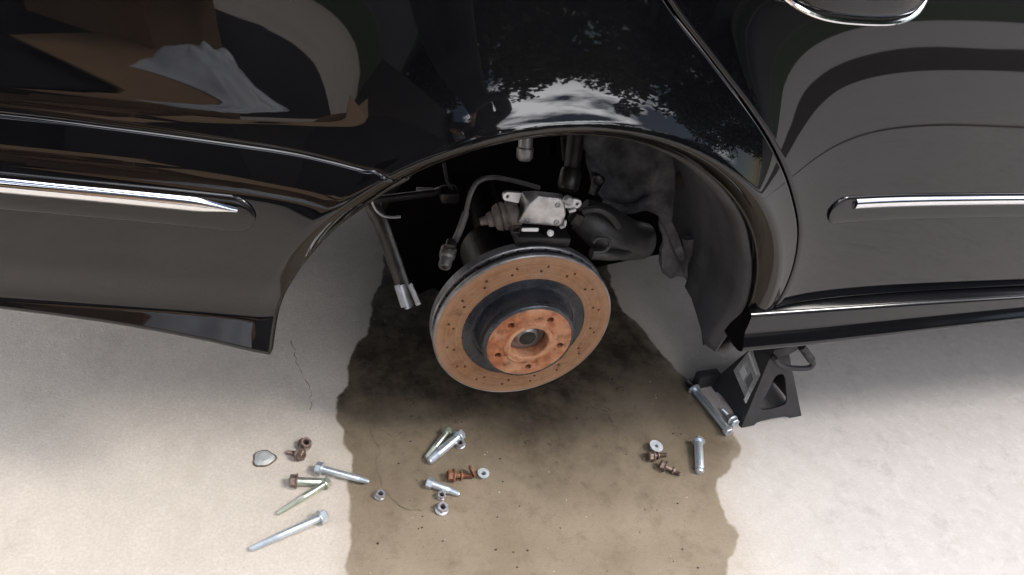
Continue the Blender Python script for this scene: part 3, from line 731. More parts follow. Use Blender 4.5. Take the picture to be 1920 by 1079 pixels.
# hanging control arm on the left
arm_p = spline([Vector((-.15, .40, .56)), Vector((-.20, .30, .53)), A(697, 362, .17), A(715, 420, .13), A(738, 485, .10), A(757, 540, .07)], 8)
arm = part(MB().tube(arm_p, [.0165 - .003 * (i / 40) for i in range(len(arm_p))], 12, .6), 'control_arm', mat('arm_steel', (.045, .043, .042), .4, .5, vary=.6, vscale=25, bump=.3))
d = (A(769, 578, .05) - A(757, 540, .07))
for px0, px1, r_ in (((744, 535), (757, 576), .0045), ((768, 533), (785, 572), .0045)):
    part(MB().tube([A(*px0, .065), A(*px1, .045)], [r_, r_], 8), 'arm_fork', ALU, arm)
part(MB().tube([A(755, 532, .07), A(769, 576, .05)], [.0125, .0125], 10, .5), 'arm_bushing', ALU_D, arm)
part(MB().tube(spline([A(696, 376, .03), A(704, 393, .03), A(718, 405, .03), A(735, 408, .03), A(751, 407, .03)], 6), .0018, 8), 'loose_wire', ALU_D)
part(MB().tube([A(660, 381, .11), A(812, 362, .16), A(835, 352, .30), A(850, 345, .42)], [.006] * 4, 10), 'brake_pipe', STEEL_D)
part(MB().tube([A(781, 355, .20), A(812, 356, .20)], [.003, .003], 8), 'pipe_clip', ALU_D)
part(MB().tube([A(832, 305, .2), A(838, 340, .2), A(850, 362, .2)], [.003] * 3, 8), 'cable', STEEL_D)
part(MB().box(A(842, 365, .2), (.03, .03, .02), None, .004), 'pipe_bracket', STEEL_D)
# chrome stub at the top, spring strut and dark links
part(MB().lathe([(.011, -.05), (.011, 0), (.013, .002), (.013, .016), (.009, .021), (.0, .022)], A(985, 276, .12), (.0, -.35, -1), 22, cap1=False), 'bump_stop', ALU_D)
mb = MB(); mb.tube([A(1085, 215, .19), A(1074, 300, .17), A(1070, 332, .16)], [.014, .014, .013], 14); strut = part(mb, 'damper_rod', STEEL_D)
part(MB().lathe([(.016, 0), (.018, .006), (.018, .030), (.014, .036)], A(1072, 318, .16), A(1060, 372, .13) - A(1072, 318, .16), 20), 'damper_body', STEEL_D, strut)
part(MB().tube([A(1057, 255, .24), A(1060, 300, .23)], [.006, .006], 8), 'link_rod', STEEL_D)
part(MB().tube([A(1034, 255, .26), A(1036, 292, .25)], [.010, .010], 8), 'link_rod', UNDER)
part(MB().tube([A(1112, 325, .17), A(1117, 345, .16), A(1110, 366, .15)], [.006, .008, .007], 8), 'link_bolt', STEEL_D)
part(MB().lathe([(.006, 0), (.009, .002), (.009, .010), (.005, .012)], A(1120, 335, .15), (-.2, -1, .2), 8), 'link_nut', STEEL_D)
part(MB().box(A(1108, 352, .20), (.022, .03, .06), Matrix.Rotation(R_(15), 3, 'Y'), .005), 'subframe_bracket', UNDER)
# black rubber-booted lower arm on the right
P = spline([A(1088, 402, .10), A(1120, 420, .09), A(1150, 440, .09), A(1180, 450, .11), A(1206, 452, .13)], 8)
la = part(MB().tube(P, [interp([(0, .028), (.25, .038), (.5, .040), (.8, .036), (1, .033)], i / (len(P) - 1)) for i in range(len(P))], 18, .8), 'lower_arm', RUBBER)
part(MB().tube(spline([A(1092, 396, .06), A(1120, 393, .055), A(1143, 404, .055), A(1160, 425, .06)], 6), .006, 8), 'arm_rib', RUBBER, la)
part(MB().tube(spline([A(1112, 455, .03), A(1120, 447, .03), A(1140, 449, .03), A(1142, 462, .03), A(1130, 472, .03), A(1112, 474, .03)], 5), .003, 8), 'arm_boot_fold', RUBBER, la)
part(MB().tube(spline([A(1108, 476, .05), A(1150, 478, .05), A(1190, 470, .09), A(1208, 466, .12)], 6), [.010] * 10 + [.008] * 9, 10), 'arm_flange', RUBBER, la)

# ------------------------------------------------------------------ jack stand
S0 = onz(1390, 803); S1 = onz(1503, 780); ux = (S1 - S0); wid = ux.length; ux.normalize(); uy_ = Vector((-ux.y, ux.x, 0)); dep = .125
cb = S0 + ux * wid / 2 + uy_ * dep / 2
stand = thing('jack_stand', 'black steel jack stand with a grey label holding up the car sill', 'jack stand', cb)
apex = cb - ux * .018
WZ = .150
lo = [S0, S1, S1 + uy_ * dep, S0 + uy_ * dep]
hwx, hwy = .0235, .022
hi = [apex - ux * hwx - uy_ * hwy, apex + ux * hwx - uy_ * hwy, apex + ux * hwx + uy_ * hwy, apex - ux * hwx + uy_ * hwy]
hi = [p + Vector((0, 0, WZ)) for p in hi]
def face_panel(a, b_, c, d_, holed, name):        # a,b bottom; c,d top (b->c); foot notch and window
    def P(u, v): return a.lerp(b_, u).lerp(d_.lerp(c, u), v)
    nrm = (b_ - a).cross(d_ - a).normalized()
    foot = [(0, 0), (.20, 0), (.24, .035), (.32, .05), (.5, .055), (.68, .05), (.76, .035), (.80, 0), (1, 0)]
    outer = foot + [(1, .5), (1, 1), (0, 1), (0, .5)]
    bm = bmesh.new(); vs = [bm.verts.new(P(u, v)) for u, v in outer]; ed = [bm.edges.new((vs[i], vs[(i + 1) % len(vs)])) for i in range(len(vs))]
    if holed:
        hp = spline([Vector(q) for q in ((.27, .23), (.5, .21), (.72, .24), (.77, .32), (.76, .48), (.75, .64), (.68, .72), (.50, .72), (.40, .66), (.27, .42), (.22, .30))], 3, True)
        hv = [bm.verts.new(P(p.x, p.y)) for p in hp]; ed += [bm.edges.new((hv[i], hv[(i + 1) % len(hv)])) for i in range(len(hv))]
    bmesh.ops.triangle_fill(bm, edges=ed, use_beauty=True)
    bm.normal_update(); ex = bmesh.ops.extrude_face_region(bm, geom=bm.faces[:])
    for v in ex['geom']:
        if isinstance(v, bmesh.types.BMVert): v.co -= nrm * .004
    bm.verts.index_update(); mb = MB().add([v.co.copy() for v in bm.verts], [[v.index for v in f.verts] for f in bm.faces]); bm.free()
    return mb.build(name, STANDP, stand, 30)
face_panel(lo[0], lo[1], hi[1], hi[0], True, 'leg_panel')
left = face_panel(lo[3], lo[0], hi[0], hi[3], False, 'leg_panel')
face_panel(lo[1], lo[2], hi[2], hi[1], False, 'leg_panel')
face_panel(lo[2], lo[3], hi[3], hi[2], True, 'leg_panel')
for p, d_ in ((lo[3], (-1, 1)), (lo[0], (0, 0))):
    pass
mb = MB(); mb.box(lo[3] - ux * .014 + Vector((0, 0, .019)), (.052, .020, .036), Matrix.Rotation(math.atan2(ux.y, ux.x), 3, 'Z'), .003)
mb.build('foot', STANDP, stand)
# collar flaring up to the post, post and saddle
top = [p + Vector((0, 0, .035)) + (p - apex - Vector((0, 0, WZ))) * .55 for p in hi]
MB().hull8(hi, top).build('collar', STANDP, stand)
mb = MB(); mb.box(apex + Vector((0, 0, .235)), (.026, .026, .16), None, .002); post = mb.build('ratchet_post', STANDP, stand)
mb = MB(); mb.box(apex + Vector((0, -.01, .315)), (.09, .05, .012), None, .003); mb.box(apex + Vector((-.042, -.01, .325)), (.008, .05, .022), None, .002); mb.box(apex + Vector((.042, -.01, .325)), (.008, .05, .022), None, .002); mb.build('saddle', STANDP, post)
# handle
hy = (apex - uy_ * .035).y
Hp = lambda px, py, y=hy - .012: ony(px, py, y)
hpts = spline([Hp(1446, 668, hy + .02), Hp(1452, 672), Hp(1462, 684), Hp(1480, 690), Hp(1512, 691), Hp(1524, 684), Hp(1521, 674), Hp(1512, 662), Hp(1504, 652, hy - .005)], 6)
hd = MB().tube(hpts, .0056, 12).build('release_handle', STANDP, stand)
MB().tube([Hp(1521, 675), Hp(1503, 650, hy - .005)], [.0080, .0080], 12).build('handle_grip', RUBBER, hd)
# label on the left face
def lf(u, v, d_=.0): 
    a, b_, c, d0 = lo[3], lo[0], hi[0], hi[3]; nrm = (b_ - a).cross(d0 - a).normalized(); return a.lerp(b_, u).lerp(d0.lerp(c, u), v) + nrm * d_
def lplate(q, name, mt, par, th=.0012):
    P0 = [lf(u, v, .0008) for u, v in q]; P1 = [lf(u, v, .0008 + th) for u, v in q]
    return MB().hull8(P0, P1).build(name, mt, par)
st = lplate([(.16, .46), (.88, .33), (.92, .74), (.02, .90)], 'warning_label', STICK, left)
lplate([(.80, .31), (.88, .30), (.89, .44), (.81, .45)], 'label_strip', STICKW, st, .0016)
lplate([(.10, .80), (.80, .69), (.81, .72), (.09, .835)], 'label_print', STICKW, st, .0015)
lplate([(.30, .52), (.55, .48), (.52, .60), (.27, .64)], 'label_print', STICKW, st, .0015)
lplate([(.60, .50), (.78, .46), (.78, .62), (.58, .66)], 'label_print', mat('label_dark', (.16, .16, .17), .4), st, .0015)

# ------------------------------------------------------------------ bolts and nuts
HEXF = lambda t_: 1 / math.cos((t_ % (math.pi / 3)) - math.pi / 6) * .93
def bolt(head, tip, r, hr, mt, label, cat='bolt', flange=True, thread=.35, mt_head=None, tipr=None, group='bolts and nuts laid out on the concrete', washer=False, lift=0.0, headlen=None, mt_tip=None):
    p0, p1 = onz(*head, r), onz(*tip, r); d = p1 - p0; L_ = d.length; rz = math.atan2(d.y, d.x)
    o = thing('bolt', label, cat, (p0.x, p0.y, 0), group, rz); mh = mt_head or mt
    hl = headlen or hr * 1.0; zt = (tipr or r); z0 = hr * (1.12 if flange else .93)
    ax = Vector((L_, 0, zt + lift - z0)).normalized(); o0 = Vector((0, 0, z0 + lift * .3))
    off = Vector((0, 0, 0))
    def pt(mb, nm, m_, par=o, ang=30): ob = MB.build(mb, nm, m_, par, ang, off); return ob
    h = pt(MB().lathe([(hr * .82, 0), (hr * .95, hl * .12), (hr * .95, hl)], o0, ax, 24, HEXF), 'head', mh)
    pt(MB().lathe([(hr * .45, 0), (hr * .62, -.0003), (hr * .55, .0008)], o0, ax, 16), 'head_mark', mh, h)
    x = hl
    if flange: pt(MB().lathe([(hr * 1.0, x - .0008), (hr * 1.22, x + .0006), (hr * 1.22, x + .0022), (r, x + .0026)], o0, ax, 28), 'flange', mh, h); x += .002
    xs = x + (L_ - x) * (1 - thread)
    pt(MB().lathe([(r, x), (r, xs), (r * .9, xs + r * .2)], o0, ax, 24), 'shank', mt)
    pr = [(r * .86, xs)]; k = max(6, int((L_ - xs) / (r * .30)))
    for i in range(k):
        xx = xs + (L_ - xs - r * .4) * (i + .5) / k; f_ = 1 if tipr is None else 1 + (tipr / r - 1) * (i / k); pr += [(r * .84 * f_, xx - r * .06), (r * .97 * f_, xx + r * .06)]
    pr += [((tipr or r) * .80, L_ - r * .35), ((tipr or r) * .66, L_)]
    pt(MB().lathe(pr, o0, ax, 20), 'thread', mt_tip or mt)
    if washer: pt(MB().lathe([(r * .9, xs - .004), (r * 1.75, xs - .004), (r * 1.75, xs - .0015), (r * .9, xs - .0015)], o0, ax, 28), 'washer', mt)
    return o
def nut(px, py, r, mt, label, h=None, flange=1.25, tilt=(0, 0), bore=.5, rz=0.3, z=0.0, up=False):
    p = onz(px, py, r * .5); h = h or r * 1.05
    o = bpy.data.objects.new('nut', None); n = 24; mb = MB(); fh = h * .28 if flange else 0
    vs = []; fs = []
    prof = []
    if flange: prof = [(bore, 0, 0), (flange, 0, 0), (flange, fh * .5, 0), (1.02, fh, 0), (1.0, fh, 1)]
    else: prof = [(bore, 0, 0), (.9, 0, 0), (1.0, h * .08, 1)]
    prof += [(1.0, h * .9, 1), (.9, h, 0), (bore + .1, h, 0), (bore, h - .001, 0)]
    for (rr, hh, hx) in prof:
        for k in range(n):
            t_ = 2 * math.pi * k / n; q = r * rr * (HEXF(t_) if hx else 1); vs.append(Vector((q * math.cos(t_), q * math.sin(t_), hh)))
    K = len(prof); fs = [(i * n + k, i * n + (k + 1) % n, ((i + 1) % K) * n + (k + 1) % n, ((i + 1) % K) * n + k) for i in range(K) for k in range(n)]
    if up: vs = [Vector((v.x, -v.y, h - v.z)) for v in vs]
    mb.add(vs, fs); bpy.data.objects.remove(o); ob = mb.build('nut', mt, None, 30); tag(ob, label, 'nut', 'bolts and nuts laid out on the concrete')
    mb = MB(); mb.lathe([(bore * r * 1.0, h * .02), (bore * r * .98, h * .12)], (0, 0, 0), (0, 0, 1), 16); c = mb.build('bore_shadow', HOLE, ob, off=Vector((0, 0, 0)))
    tz = math.hypot(*tilt); ob.location = (p.x, p.y, z + math.sin(tz) * r * (flange or 1) + .0003); ob.rotation_euler = (tilt[0], tilt[1], rz); return ob

NUTW = mat('bright_zinc', (.66, .71, .76), .42, .25, vary=.3, vscale=120)
# left cluster
bolt((613, 969), (468, 1030), .0062, .0105, ZINC, 'longest zinc bolt, lying alone lowest on the pale concrete at left', tipr=.0048, thread=.40)
bolt((592, 880), (692, 906), .0060, .0098, ZINC, 'zinc bolt reaching from the pale concrete across the edge of the wet stain', thread=.22, tipr=.0042, lift=.004)
bolt((543, 905), (618, 905), .0070, .0105, ZINC_Y, 'short olive zinc bolt with a wide flanged head on pale concrete', mt_head=BROWNZ, thread=.25)
bolt((618, 905), (520, 963), .0056, .0088, ZINC_Y, 'slim pale bolt lying diagonally with its head touching the short olive bolt', thread=.55, tipr=.0042)
bolt((570, 859), (536, 847), .0048, .0100, BROWNZ, 'small tarnished brown bolt beside the grey flange nut on pale concrete', thread=.8, tipr=.0036)
nut(571, 834, .0098, BROWNZ, 'tarnished flange nut behind the small brown bolt on pale concrete', tilt=(.35, .2), h=.011)
nut(712, 929, .0082, NUTG, 'small grey nut alone on the left edge of the wet stain', flange=1.15, tilt=(.15, .1), h=.010)
# lobed grey cam washer
P = onz(495, 861); mb = MB(); nA = 48
pf = [(.0, .0042, 0), (.55, .0046, 0), (.62, .0036, 0), (.86, .0034, .6), (.97, .0024, 1), (1.0, .0010, 1), (.96, .0, 1)]
vs = []; fs = []
for rr, hh, lob in pf:
    for k in range(nA):
        t_ = 2 * math.pi * k / nA; q = .0170 * rr * (1 + .07 * lob * math.cos(3 * t_ + .5) + .04 * lob * math.cos(5 * t_)); vs.append(Vector((q * math.cos(t_), q * .92 * math.sin(t_), hh)))
for i in range(len(pf) - 1):
    for k in range(nA): fs.append((i * nA + k, i * nA + (k + 1) % nA, (i + 1) * nA + (k + 1) % nA, (i + 1) * nA + k))
mb.add(vs, fs); o = mb.build('cam_washer', mat('washer_grey', (.56, .58, .58), .5, .3, col2=(.44, .45, .45), vscale=120), None, 40); o.location = (P.x, P.y, .0006)
tag(o, 'flat grey cam washer with a lobed rim, leftmost piece on the pale concrete', 'washer')
vs = []; fs = []; mb = MB()
for rr, hh in ((.95, .0006), (1.04, .0020), (1.13, .0016), (1.15, 0.0)):
    for k in range(nA):
        t_ = 2 * math.pi * k / nA; q = (.0170 * rr) * (1 + .08 * math.cos(3 * t_ + .5) + .05 * math.cos(5 * t_)); vs.append(Vector((q * math.cos(t_), q * .92 * math.sin(t_), hh)))
for i in range(3):
    for k in range(nA): fs.append((i * nA + k, i * nA + (k + 1) % nA, (i + 1) * nA + (k + 1) % nA, (i + 1) * nA + k))
mb.add(vs, fs).build('washer_rim', BROWNZ, o, off=Vector((0, 0, 0)))
# middle cluster
bolt((842, 808), (799, 860), .0054, .0085, ZINC_Y, 'slimmer bolt lying against the thick zinc bolt on the stain', thread=.45)
bolt((866, 815), (804, 866), .0078, .0100, ZINC, 'thick blue zinc bolt beside a slimmer one and a nut on the stain', thread=.3)
nut(863, 833, .0082, NUTG, 'grey nut tucked against the head of the thick zinc bolt', flange=1.2, tilt=(.1, -.2), h=.009)
rb = bolt((838, 896), (884, 893), .0046, .0098, RUSTB, 'rusty orange bolt with a pale washer and a rusty clip on its end', thread=.5, washer=True)
MB().lathe([(.004, .0), (.0115, .0), (.0115, .003), (.004, .003)], (.043, 0.003, .012), (1, .35, .25), 14, HEXF).build('rusty_clip', RUSTB, rb, off=Vector((0, 0, 0)))
nut(906, 890, .0080, NUTW, 'bright ring shaped nut right of the rusty orange bolt', flange=1.32, h=.008, bore=.56, up=True)
bolt((800, 905), (862, 926), .0068, .0098, ZINC, 'short zinc bolt with a bare pointed end, above two nuts in a column', thread=.4, tipr=.0048, flange=False, headlen=.011)
nut(827, 930, .0074, NUTG, 'smaller grey nut between the short zinc bolt and the flange nut', flange=1.1, tilt=(.2, 0), h=.009)
nut(828, 954, .0092, NUTG, 'larger grey flange nut, lowest piece in the middle of the stain', flange=1.3, tilt=(.25, .05), h=.011)
# right cluster
bolt((1367, 813), (1288, 714), .0074, .0100, ZINC, 'long zinc bolt with a dark threaded end leaning towards the jack stand', thread=.17, washer=True, flange=False, mt_tip=STEEL_D)
bolt((1378, 799), (1354, 768), .0042, .0095, ZINC, 'small zinc bolt with its head against the foot of the jack stand', thread=.6)
nut(1228, 840, .0098, NUTW, 'blue zinc nut with a wide flange touching a brown bolt', flange=1.36, h=.009, bore=.42, tilt=(.12, .1), up=True)
bolt((1213, 860), (1250, 853), .0044, .0092, BROWNZ, 'brown bolt under the blue zinc nut on the stain', thread=.6, washer=True)
bolt((1236, 874), (1276, 890), .0044, .0092, BROWNZ, 'brown bolt with a pale collar lying in front of another brown bolt', thread=.4, washer=True, mt_head=BROWNZ)
bolt((1308, 826), (1312, 886), .0084, .0105, ZINC, 'stout bright bolt standing alone near the right edge of the stain', thread=.12, flange=True, headlen=.005)

# grit and crumbs of rust lying on the slab
def grit(name, n, mt, x0, x1, y0, y1, smin, smax, seed, label, wetonly):
    rnd = random.Random(seed); mb = MB()
    for _ in range(n):
        x, y = rnd.uniform(x0, x1), rnd.uniform(y0, y1)
        if wetonly and seg_dist((x, y), stain_poly) < .02: continue
        r_ = smin + (smax - smin) * rnd.random() ** 3; a = rnd.uniform(0, 6.28); e = rnd.uniform(.5, 1); pts = []
        for k in range(5): t_ = a + 1.2566 * k; q = r_ * rnd.uniform(.7, 1.1); pts.append(Vector((x + q * math.cos(t_), y + q * e * math.sin(t_), 0)))
        mb.add(pts + [Vector((x, y, r_ * rnd.uniform(.5, .9)))], [(k, (k + 1) % 5, 5) for k in range(5)])
    o = mb.build(name, mt); tag(o, label, None, None, 'stuff')
grit('rust_crumbs', 420, mat('crumb_dark', (.035, .022, .014), .9), -.25, .65, -.42, .5, .0006, .0030, 5, 'dark crumbs of dirt and rust scattered on the wet stain', True)
grit('pale_grit', 260, mat('crumb_pale', (.48, .44, .38), .9), -.8, .95, -.45, .4, .0005, .0019, 6, 'pale sand grains scattered over the driveway', False)
# ------------------------------------------------------------------ the place behind the camera (seen in the paint)
GRASS = mat('grass', (.045, .07, .025), .9, vary=.6, vscale=8)
ROAD = mat('asphalt', (.045, .044, .043), .9, vary=.3, vscale=3)
LEAF = mat('leaf', (.035, .06, .022), .7, vary=.5, vscale=2)
BARK = mat('bark', (.06, .045, .035), .9, vary=.4)
def sheet(name, x0, x1, y0, y1, z, m_):
    o = MB().add([(x0, y0, z), (x1, y0, z), (x1, y1, z), (x0, y1, z)], [(0, 1, 2, 3)]).build(name, m_); tag(o, None, None, None, 'structure'); return o
sheet('lawn', -60, 60, -7.2, -5.2, .004, GRASS)
V_ = []
for k in range(161):
    x = -.4 + 30 * (k / 160) ** 1.6; n_ = noise.noise(Vector((x * 2.2, 3, 0))) * .09 + noise.noise(Vector((x * 9, 3, 0))) * .03; q_ = noise.noise(Vector((x * 2.0, 8, 0))) * .12 + noise.noise(Vector((x * 8, 5, 0))) * .03
    V_.append([Vector((x, -2.78 + n_, .004)), Vector((x, -3.6 + q_, .004))])
o = MB().grid(V_).build('planting_strip', mat('bark_mulch', (.055, .044, .036), .95, vary=.5, vscale=30)); tag(o, None, None, None, 'structure')
MB().box((9.6, -1.72, .0015), (20, .022, .003)).build('control_joint', CRK, ground)
sheet('road', -80, 80, -15, -7.25, .004, ROAD)
sheet('verge', -80, 80, -60, -15.2, .004, GRASS)
def tree(x, y, h, cr, seed, label):
    rnd = random.Random(seed); o = thing('tree', label, 'tree', (x, y, 0), 'trees along the street')
    tp = [Vector((x, y, 0)), Vector((x + .1, y, h * .2)), Vector((x, y + .1, h * .45)), Vector((x + .1, y, h * .8))]
    mb = MB(); mb.tube(tp, [h * .03, h * .025, h * .02, h * .006], 9)
    for k in range(7):
        b_ = Vector((x, y, h * (.25 + .07 * k))); a = rnd.uniform(0, 6.28); mb.tube([b_, b_ + Vector((math.cos(a), math.sin(a), .6)) * cr * .75], [h * .010, h * .003], 6)
    mb.build('trunk', BARK, o); mb = MB()
    cl = [(Vector((x + rnd.gauss(0, cr * .42), y + rnd.gauss(0, cr * .42), h * .58 + rnd.gauss(0, h * .17))), rnd.uniform(.25, .5) * cr) for _ in range(26)]
    vs = []; fs = []
    for c, r_ in cl:
        for _ in range(150):
            d_ = Vector((rnd.gauss(0, 1), rnd.gauss(0, 1), rnd.gauss(0, .8))).normalized() * r_ * rnd.uniform(.5, 1.05); p = c + d_
            u = Vector((rnd.gauss(0, 1), rnd.gauss(0, 1), rnd.gauss(0, 1))).normalized(); v = u.orthogonal().normalized(); s_ = rnd.uniform(.16, .42)
            i0 = len(vs); vs += [p - u * s_, p + v * s_ * .6, p + u * s_, p - v * s_ * .6]; fs.append((i0, i0 + 1, i0 + 2, i0 + 3))
    mb.add(vs, fs); mb.build('crown', LEAF, o); return o
TL = [('tall leafy tree across the road, straight out from the car door', 4.5, -20, 8.6, 4.2), ('round leafy tree across the road behind the person', -1.5, -21, 6.2, 3.4), ('wide leafy tree across the road, left of the one behind the person', -7.5, -20, 5.4, 3.4),
      ('dense tree across the road beyond the cardboard box', -14, -21, 6.2, 3.6), ('leafy tree across the road level with the jack stand side', 11, -20, 9.0, 4.2), ('broad tree far along the road past the jack stand side', 18, -19, 9.0, 4.4),
      ('farthest tree along the road on the jack stand side', 26, -19, 11, 4.8), ('farthest tree along the road on the bumper side', -22, -20, 6.5, 3.8)]
for i, (lb, x, y, h, cr) in enumerate(TL): tree(x, y, h, cr, 50 + i, lb)
def bush_row():
    rnd = random.Random(3); vs = []; fs = []
    for _ in range(9000):
        p = Vector((rnd.uniform(-45, 45), -27 + rnd.gauss(0, 1.5), abs(rnd.gauss(0, 2.0)))); s_ = rnd.uniform(.3, .7)
        u = Vector((rnd.gauss(0, 1), rnd.gauss(0, 1), rnd.gauss(0, 1))).normalized(); v = u.orthogonal().normalized()
        i0 = len(vs); vs += [p - u * s_, p + v * s_ * .6, p + u * s_, p - v * s_ * .6]; fs.append((i0, i0 + 1, i0 + 2, i0 + 3))
    o = MB().add(vs, fs).build('hedge', LEAF); tag(o, 'long dense green thicket behind the street trees', 'hedge', None, 'stuff')
bush_row()

# photographer, standing where the picture is taken
CLOTH = mat('dark_cloth', (.012, .012, .016), .9, vary=.4, vscale=12, bump=.3); JEANS = mat('dark_jeans', (.016, .018, .026), .9, vary=.3, vscale=20)
SKIN = mat('skin', (.42, .25, .18), .5); SHOE = mat('shoe', (.05, .05, .05), .6); HAIR = mat('hair', (.02, .014, .01), .6)
PX, PY = -.24, -1.45
per = thing('person', 'person in dark clothes standing over the bolts holding up a phone', 'person', (PX, PY, 0))
J = {}; E_ = []
def j(n, p, r, par=None, r2=None):
    J[n] = (len(J), Vector(p), (r, r2 or r)); 
    if par: E_.append((J[par][0], J[n][0]))
j('pel', (PX, PY, .95), .15, None, .12); j('waist', (PX, PY + .01, 1.08), .145, 'pel', .11); j('chest', (PX, PY + .04, 1.28), .165, 'waist', .12); j('neckb', (PX, PY + .06, 1.45), .075, 'chest')
j('neck', (PX - .01, PY + .08, 1.53), .055, 'neckb'); j('jaw', (PX - .02, PY + .125, 1.585), .066, 'neck'); j('skull', (PX - .02, PY + .125, 1.68), .088, 'jaw'); j('crown', (PX - .02, PY + .12, 1.745), .060, 'skull')
HY = -1.53
for sd_, wx, ex in ((1, -.335, .17), (-1, -.455, -.33)):
    k = str(sd_); sx_ = PX + sd_ * .185
    j('sh' + k, (sx_, PY + .05, 1.40), .068, 'neckb'); j('el' + k, (PX + ex * 1.1, PY + .20, 1.13), .046, 'sh' + k); j('wr' + k, (wx + sd_ * .07, HY + .46, 1.09), .028, 'el' + k)
    j('pm' + k, (wx + sd_ * .035, HY + .53, 1.10), .030, 'wr' + k, .018)
    for q in range(4):
        b = Vector((wx + sd_ * (.030 - .004 * q), HY + .565, 1.085 + .018 * q)); ln = (.030, .034, .036, .030)[q]
        j(f'fa{k}{q}', b, .0085, 'pm' + k); j(f'fb{k}{q}', b + Vector((-sd_ * ln * .5, .018, 0)), .0078, f'fa{k}{q}'); j(f'fc{k}{q}', b + Vector((-sd_ * ln * 1.2, .012, 0)), .0068, f'fb{k}{q}')
    j('ta' + k, (wx + sd_ * .030, HY + .53, 1.135), .011, 'pm' + k); j('tb' + k, (wx + sd_ * .006, HY + .545, 1.150), .009, 'ta' + k)
    j('hip' + k, (PX + sd_ * .10, PY, .90), .105, 'pel'); j('kn' + k, (PX + sd_ * .12, PY + .02, .50), .062, 'hip' + k); j('an' + k, (PX + sd_ * .13, PY - .02, .09), .042, 'kn' + k)
    j('ba' + k, (PX + sd_ * .135, PY + .06, .045), .044, 'an' + k, .036); j('to' + k, (PX + sd_ * .14, PY + .16, .036), .036, 'ba' + k, .026)
me = bpy.data.meshes.new('body'); ks = sorted(J.values(), key=lambda a: a[0]); off = Vector((PX, PY, 0))
me.from_pydata([k[1] - off for k in ks], E_, []); body = bpy.data.objects.new('body', me); COL.objects.link(body); body.parent = per
md = body.modifiers.new('skin', 'SKIN'); md.use_smooth_shade = True
for k, sv_ in zip(ks, me.skin_vertices[0].data): sv_.radius = k[2]; sv_.use_root = (k[0] == 0)
sb = body.modifiers.new('sub', 'SUBSURF'); sb.levels = 1; sb.render_levels = 1
dg = bpy.context.evaluated_depsgraph_get(); m2 = bpy.data.meshes.new_from_object(body.evaluated_get(dg)); body.modifiers.clear(); body.data = m2
for mm in (CLOTH, JEANS, SKIN, SHOE): m2.materials.append(mm)
for p in m2.polygons:
    c = p.center; p.use_smooth = True
    p.material_index = 3 if c.z < .10 else 1 if c.z < .98 and c.y < .3 else 2 if (c.z > 1.49 or (c.y > .44)) else 0
HC = Vector((PX - .02, PY + .115, 1.69))
mb = MB(); rows = []
for a in range(9):
    el = R_(90 - a * 13); rows.append([HC + Vector((math.cos(el) * math.cos(t_) * .098, math.cos(el) * math.sin(t_) * .112 - .012 + (.0 if math.sin(t_) < .2 else -.03 * (a / 8) ** 2 * math.sin(t_) * 2), math.sin(el) * .108 - .01)) for t_ in [2 * math.pi * k / 28 for k in range(29)]])
mb.grid(rows); mb.build('hair', HAIR, per)
fc = HC + Vector((0, .085, -.035)); mb = MB(); mb.hull8([fc + Vector((-.016, 0, -.028)), fc + Vector((.016, 0, -.028)), fc + Vector((.010, 0, .02)), fc + Vector((-.010, 0, .02))], [fc + Vector((-.008, .026, -.024)), fc + Vector((.008, .026, -.024)), fc + Vector((.004, .008, .02)), fc + Vector((-.004, .008, .02))]); mb.build('nose', SKIN, per, 80)
for s_ in (-1, 1):
    MB().lathe([(.0, .006), (.008, .004), (.011, 0)], fc + Vector((s_ * .032, -.006, .022)), (0, 1, 0), 12, cap0=False).build('eye', mat('eye', (.05, .04, .035), .2), per)
    MB().lathe([(.012, 0), (.022, .006), (.012, .014)], HC + Vector((s_ * .082, -.005, -.03)), (s_, 0, 0), 14).build('ear', SKIN, per)
MB().tube([fc + Vector((-.024, -.008, -.055)), fc + Vector((0, .006, -.053)), fc + Vector((.024, -.008, -.055))], .005, 8).build('mouth', mat('lips', (.35, .14, .12), .4), per)
ph = MB().box(CAM - AX[2] * .020 + AX[0] * .05, (.155, .075, .008), Matrix((AX[0], -AX[1], -AX[2])).transposed(), .003).build('phone', TRIM)
tag(ph, 'black phone held level in both hands by the person', 'phone')

# cardboard and plastic left on the driveway
CARD = mat('cardboard', (.34, .21, .115), .85, vary=.2, vscale=6); CARD_IN = mat('cardboard_inside', (.40, .26, .15), .85)
PLAS = mat('plastic_film', (.70, .72, .76), .25, vary=.2, vscale=9)
def carton(x, y, rz, sx_, sy_, h, label):
    o = thing('cardboard_box', label, 'box', (x, y, 0), None, rz); Z0 = Vector((0, 0, 0)); th = .005
    mb = MB(); mb.box((0, 0, .004), (sx_, sy_, .008)); mb.box((sx_ / 2, 0, h / 2), (th, sy_, h)); mb.box((-sx_ / 2, 0, h / 2), (th, sy_, h)); mb.box((0, sy_ / 2 - th / 2, h / 2), (sx_ - 2 * th, th, h)); mb.box((0, -sy_ / 2 + th / 2, h / 2), (sx_ - 2 * th, th, h)); mb.build('box_body', CARD, o, off=Z0)
    for (c, sz, rt, ax) in (((sx_ / 2 + .09, 0, h + .05), (.22, sy_, th), -.5, 'Y'), ((-sx_ / 2 - .09, 0, h + .03), (.22, sy_, th), .3, 'Y'), ((0, sy_ / 2 + .09, h - .04), (sx_, .22, th), -.4, 'X'), ((0, -sy_ / 2 - .09, h + .05), (sx_, .22, th), .5, 'X')):
        MB().box(c, sz, Matrix.Rotation(-rt if ax == 'Y' else rt * -1, 3, ax)).build('flap', CARD_IN, o, off=Z0)
    return o
carton(-1.75, -2.3, .4, .7, .5, .38, 'large open cardboard box with its flaps folded out on the driveway')
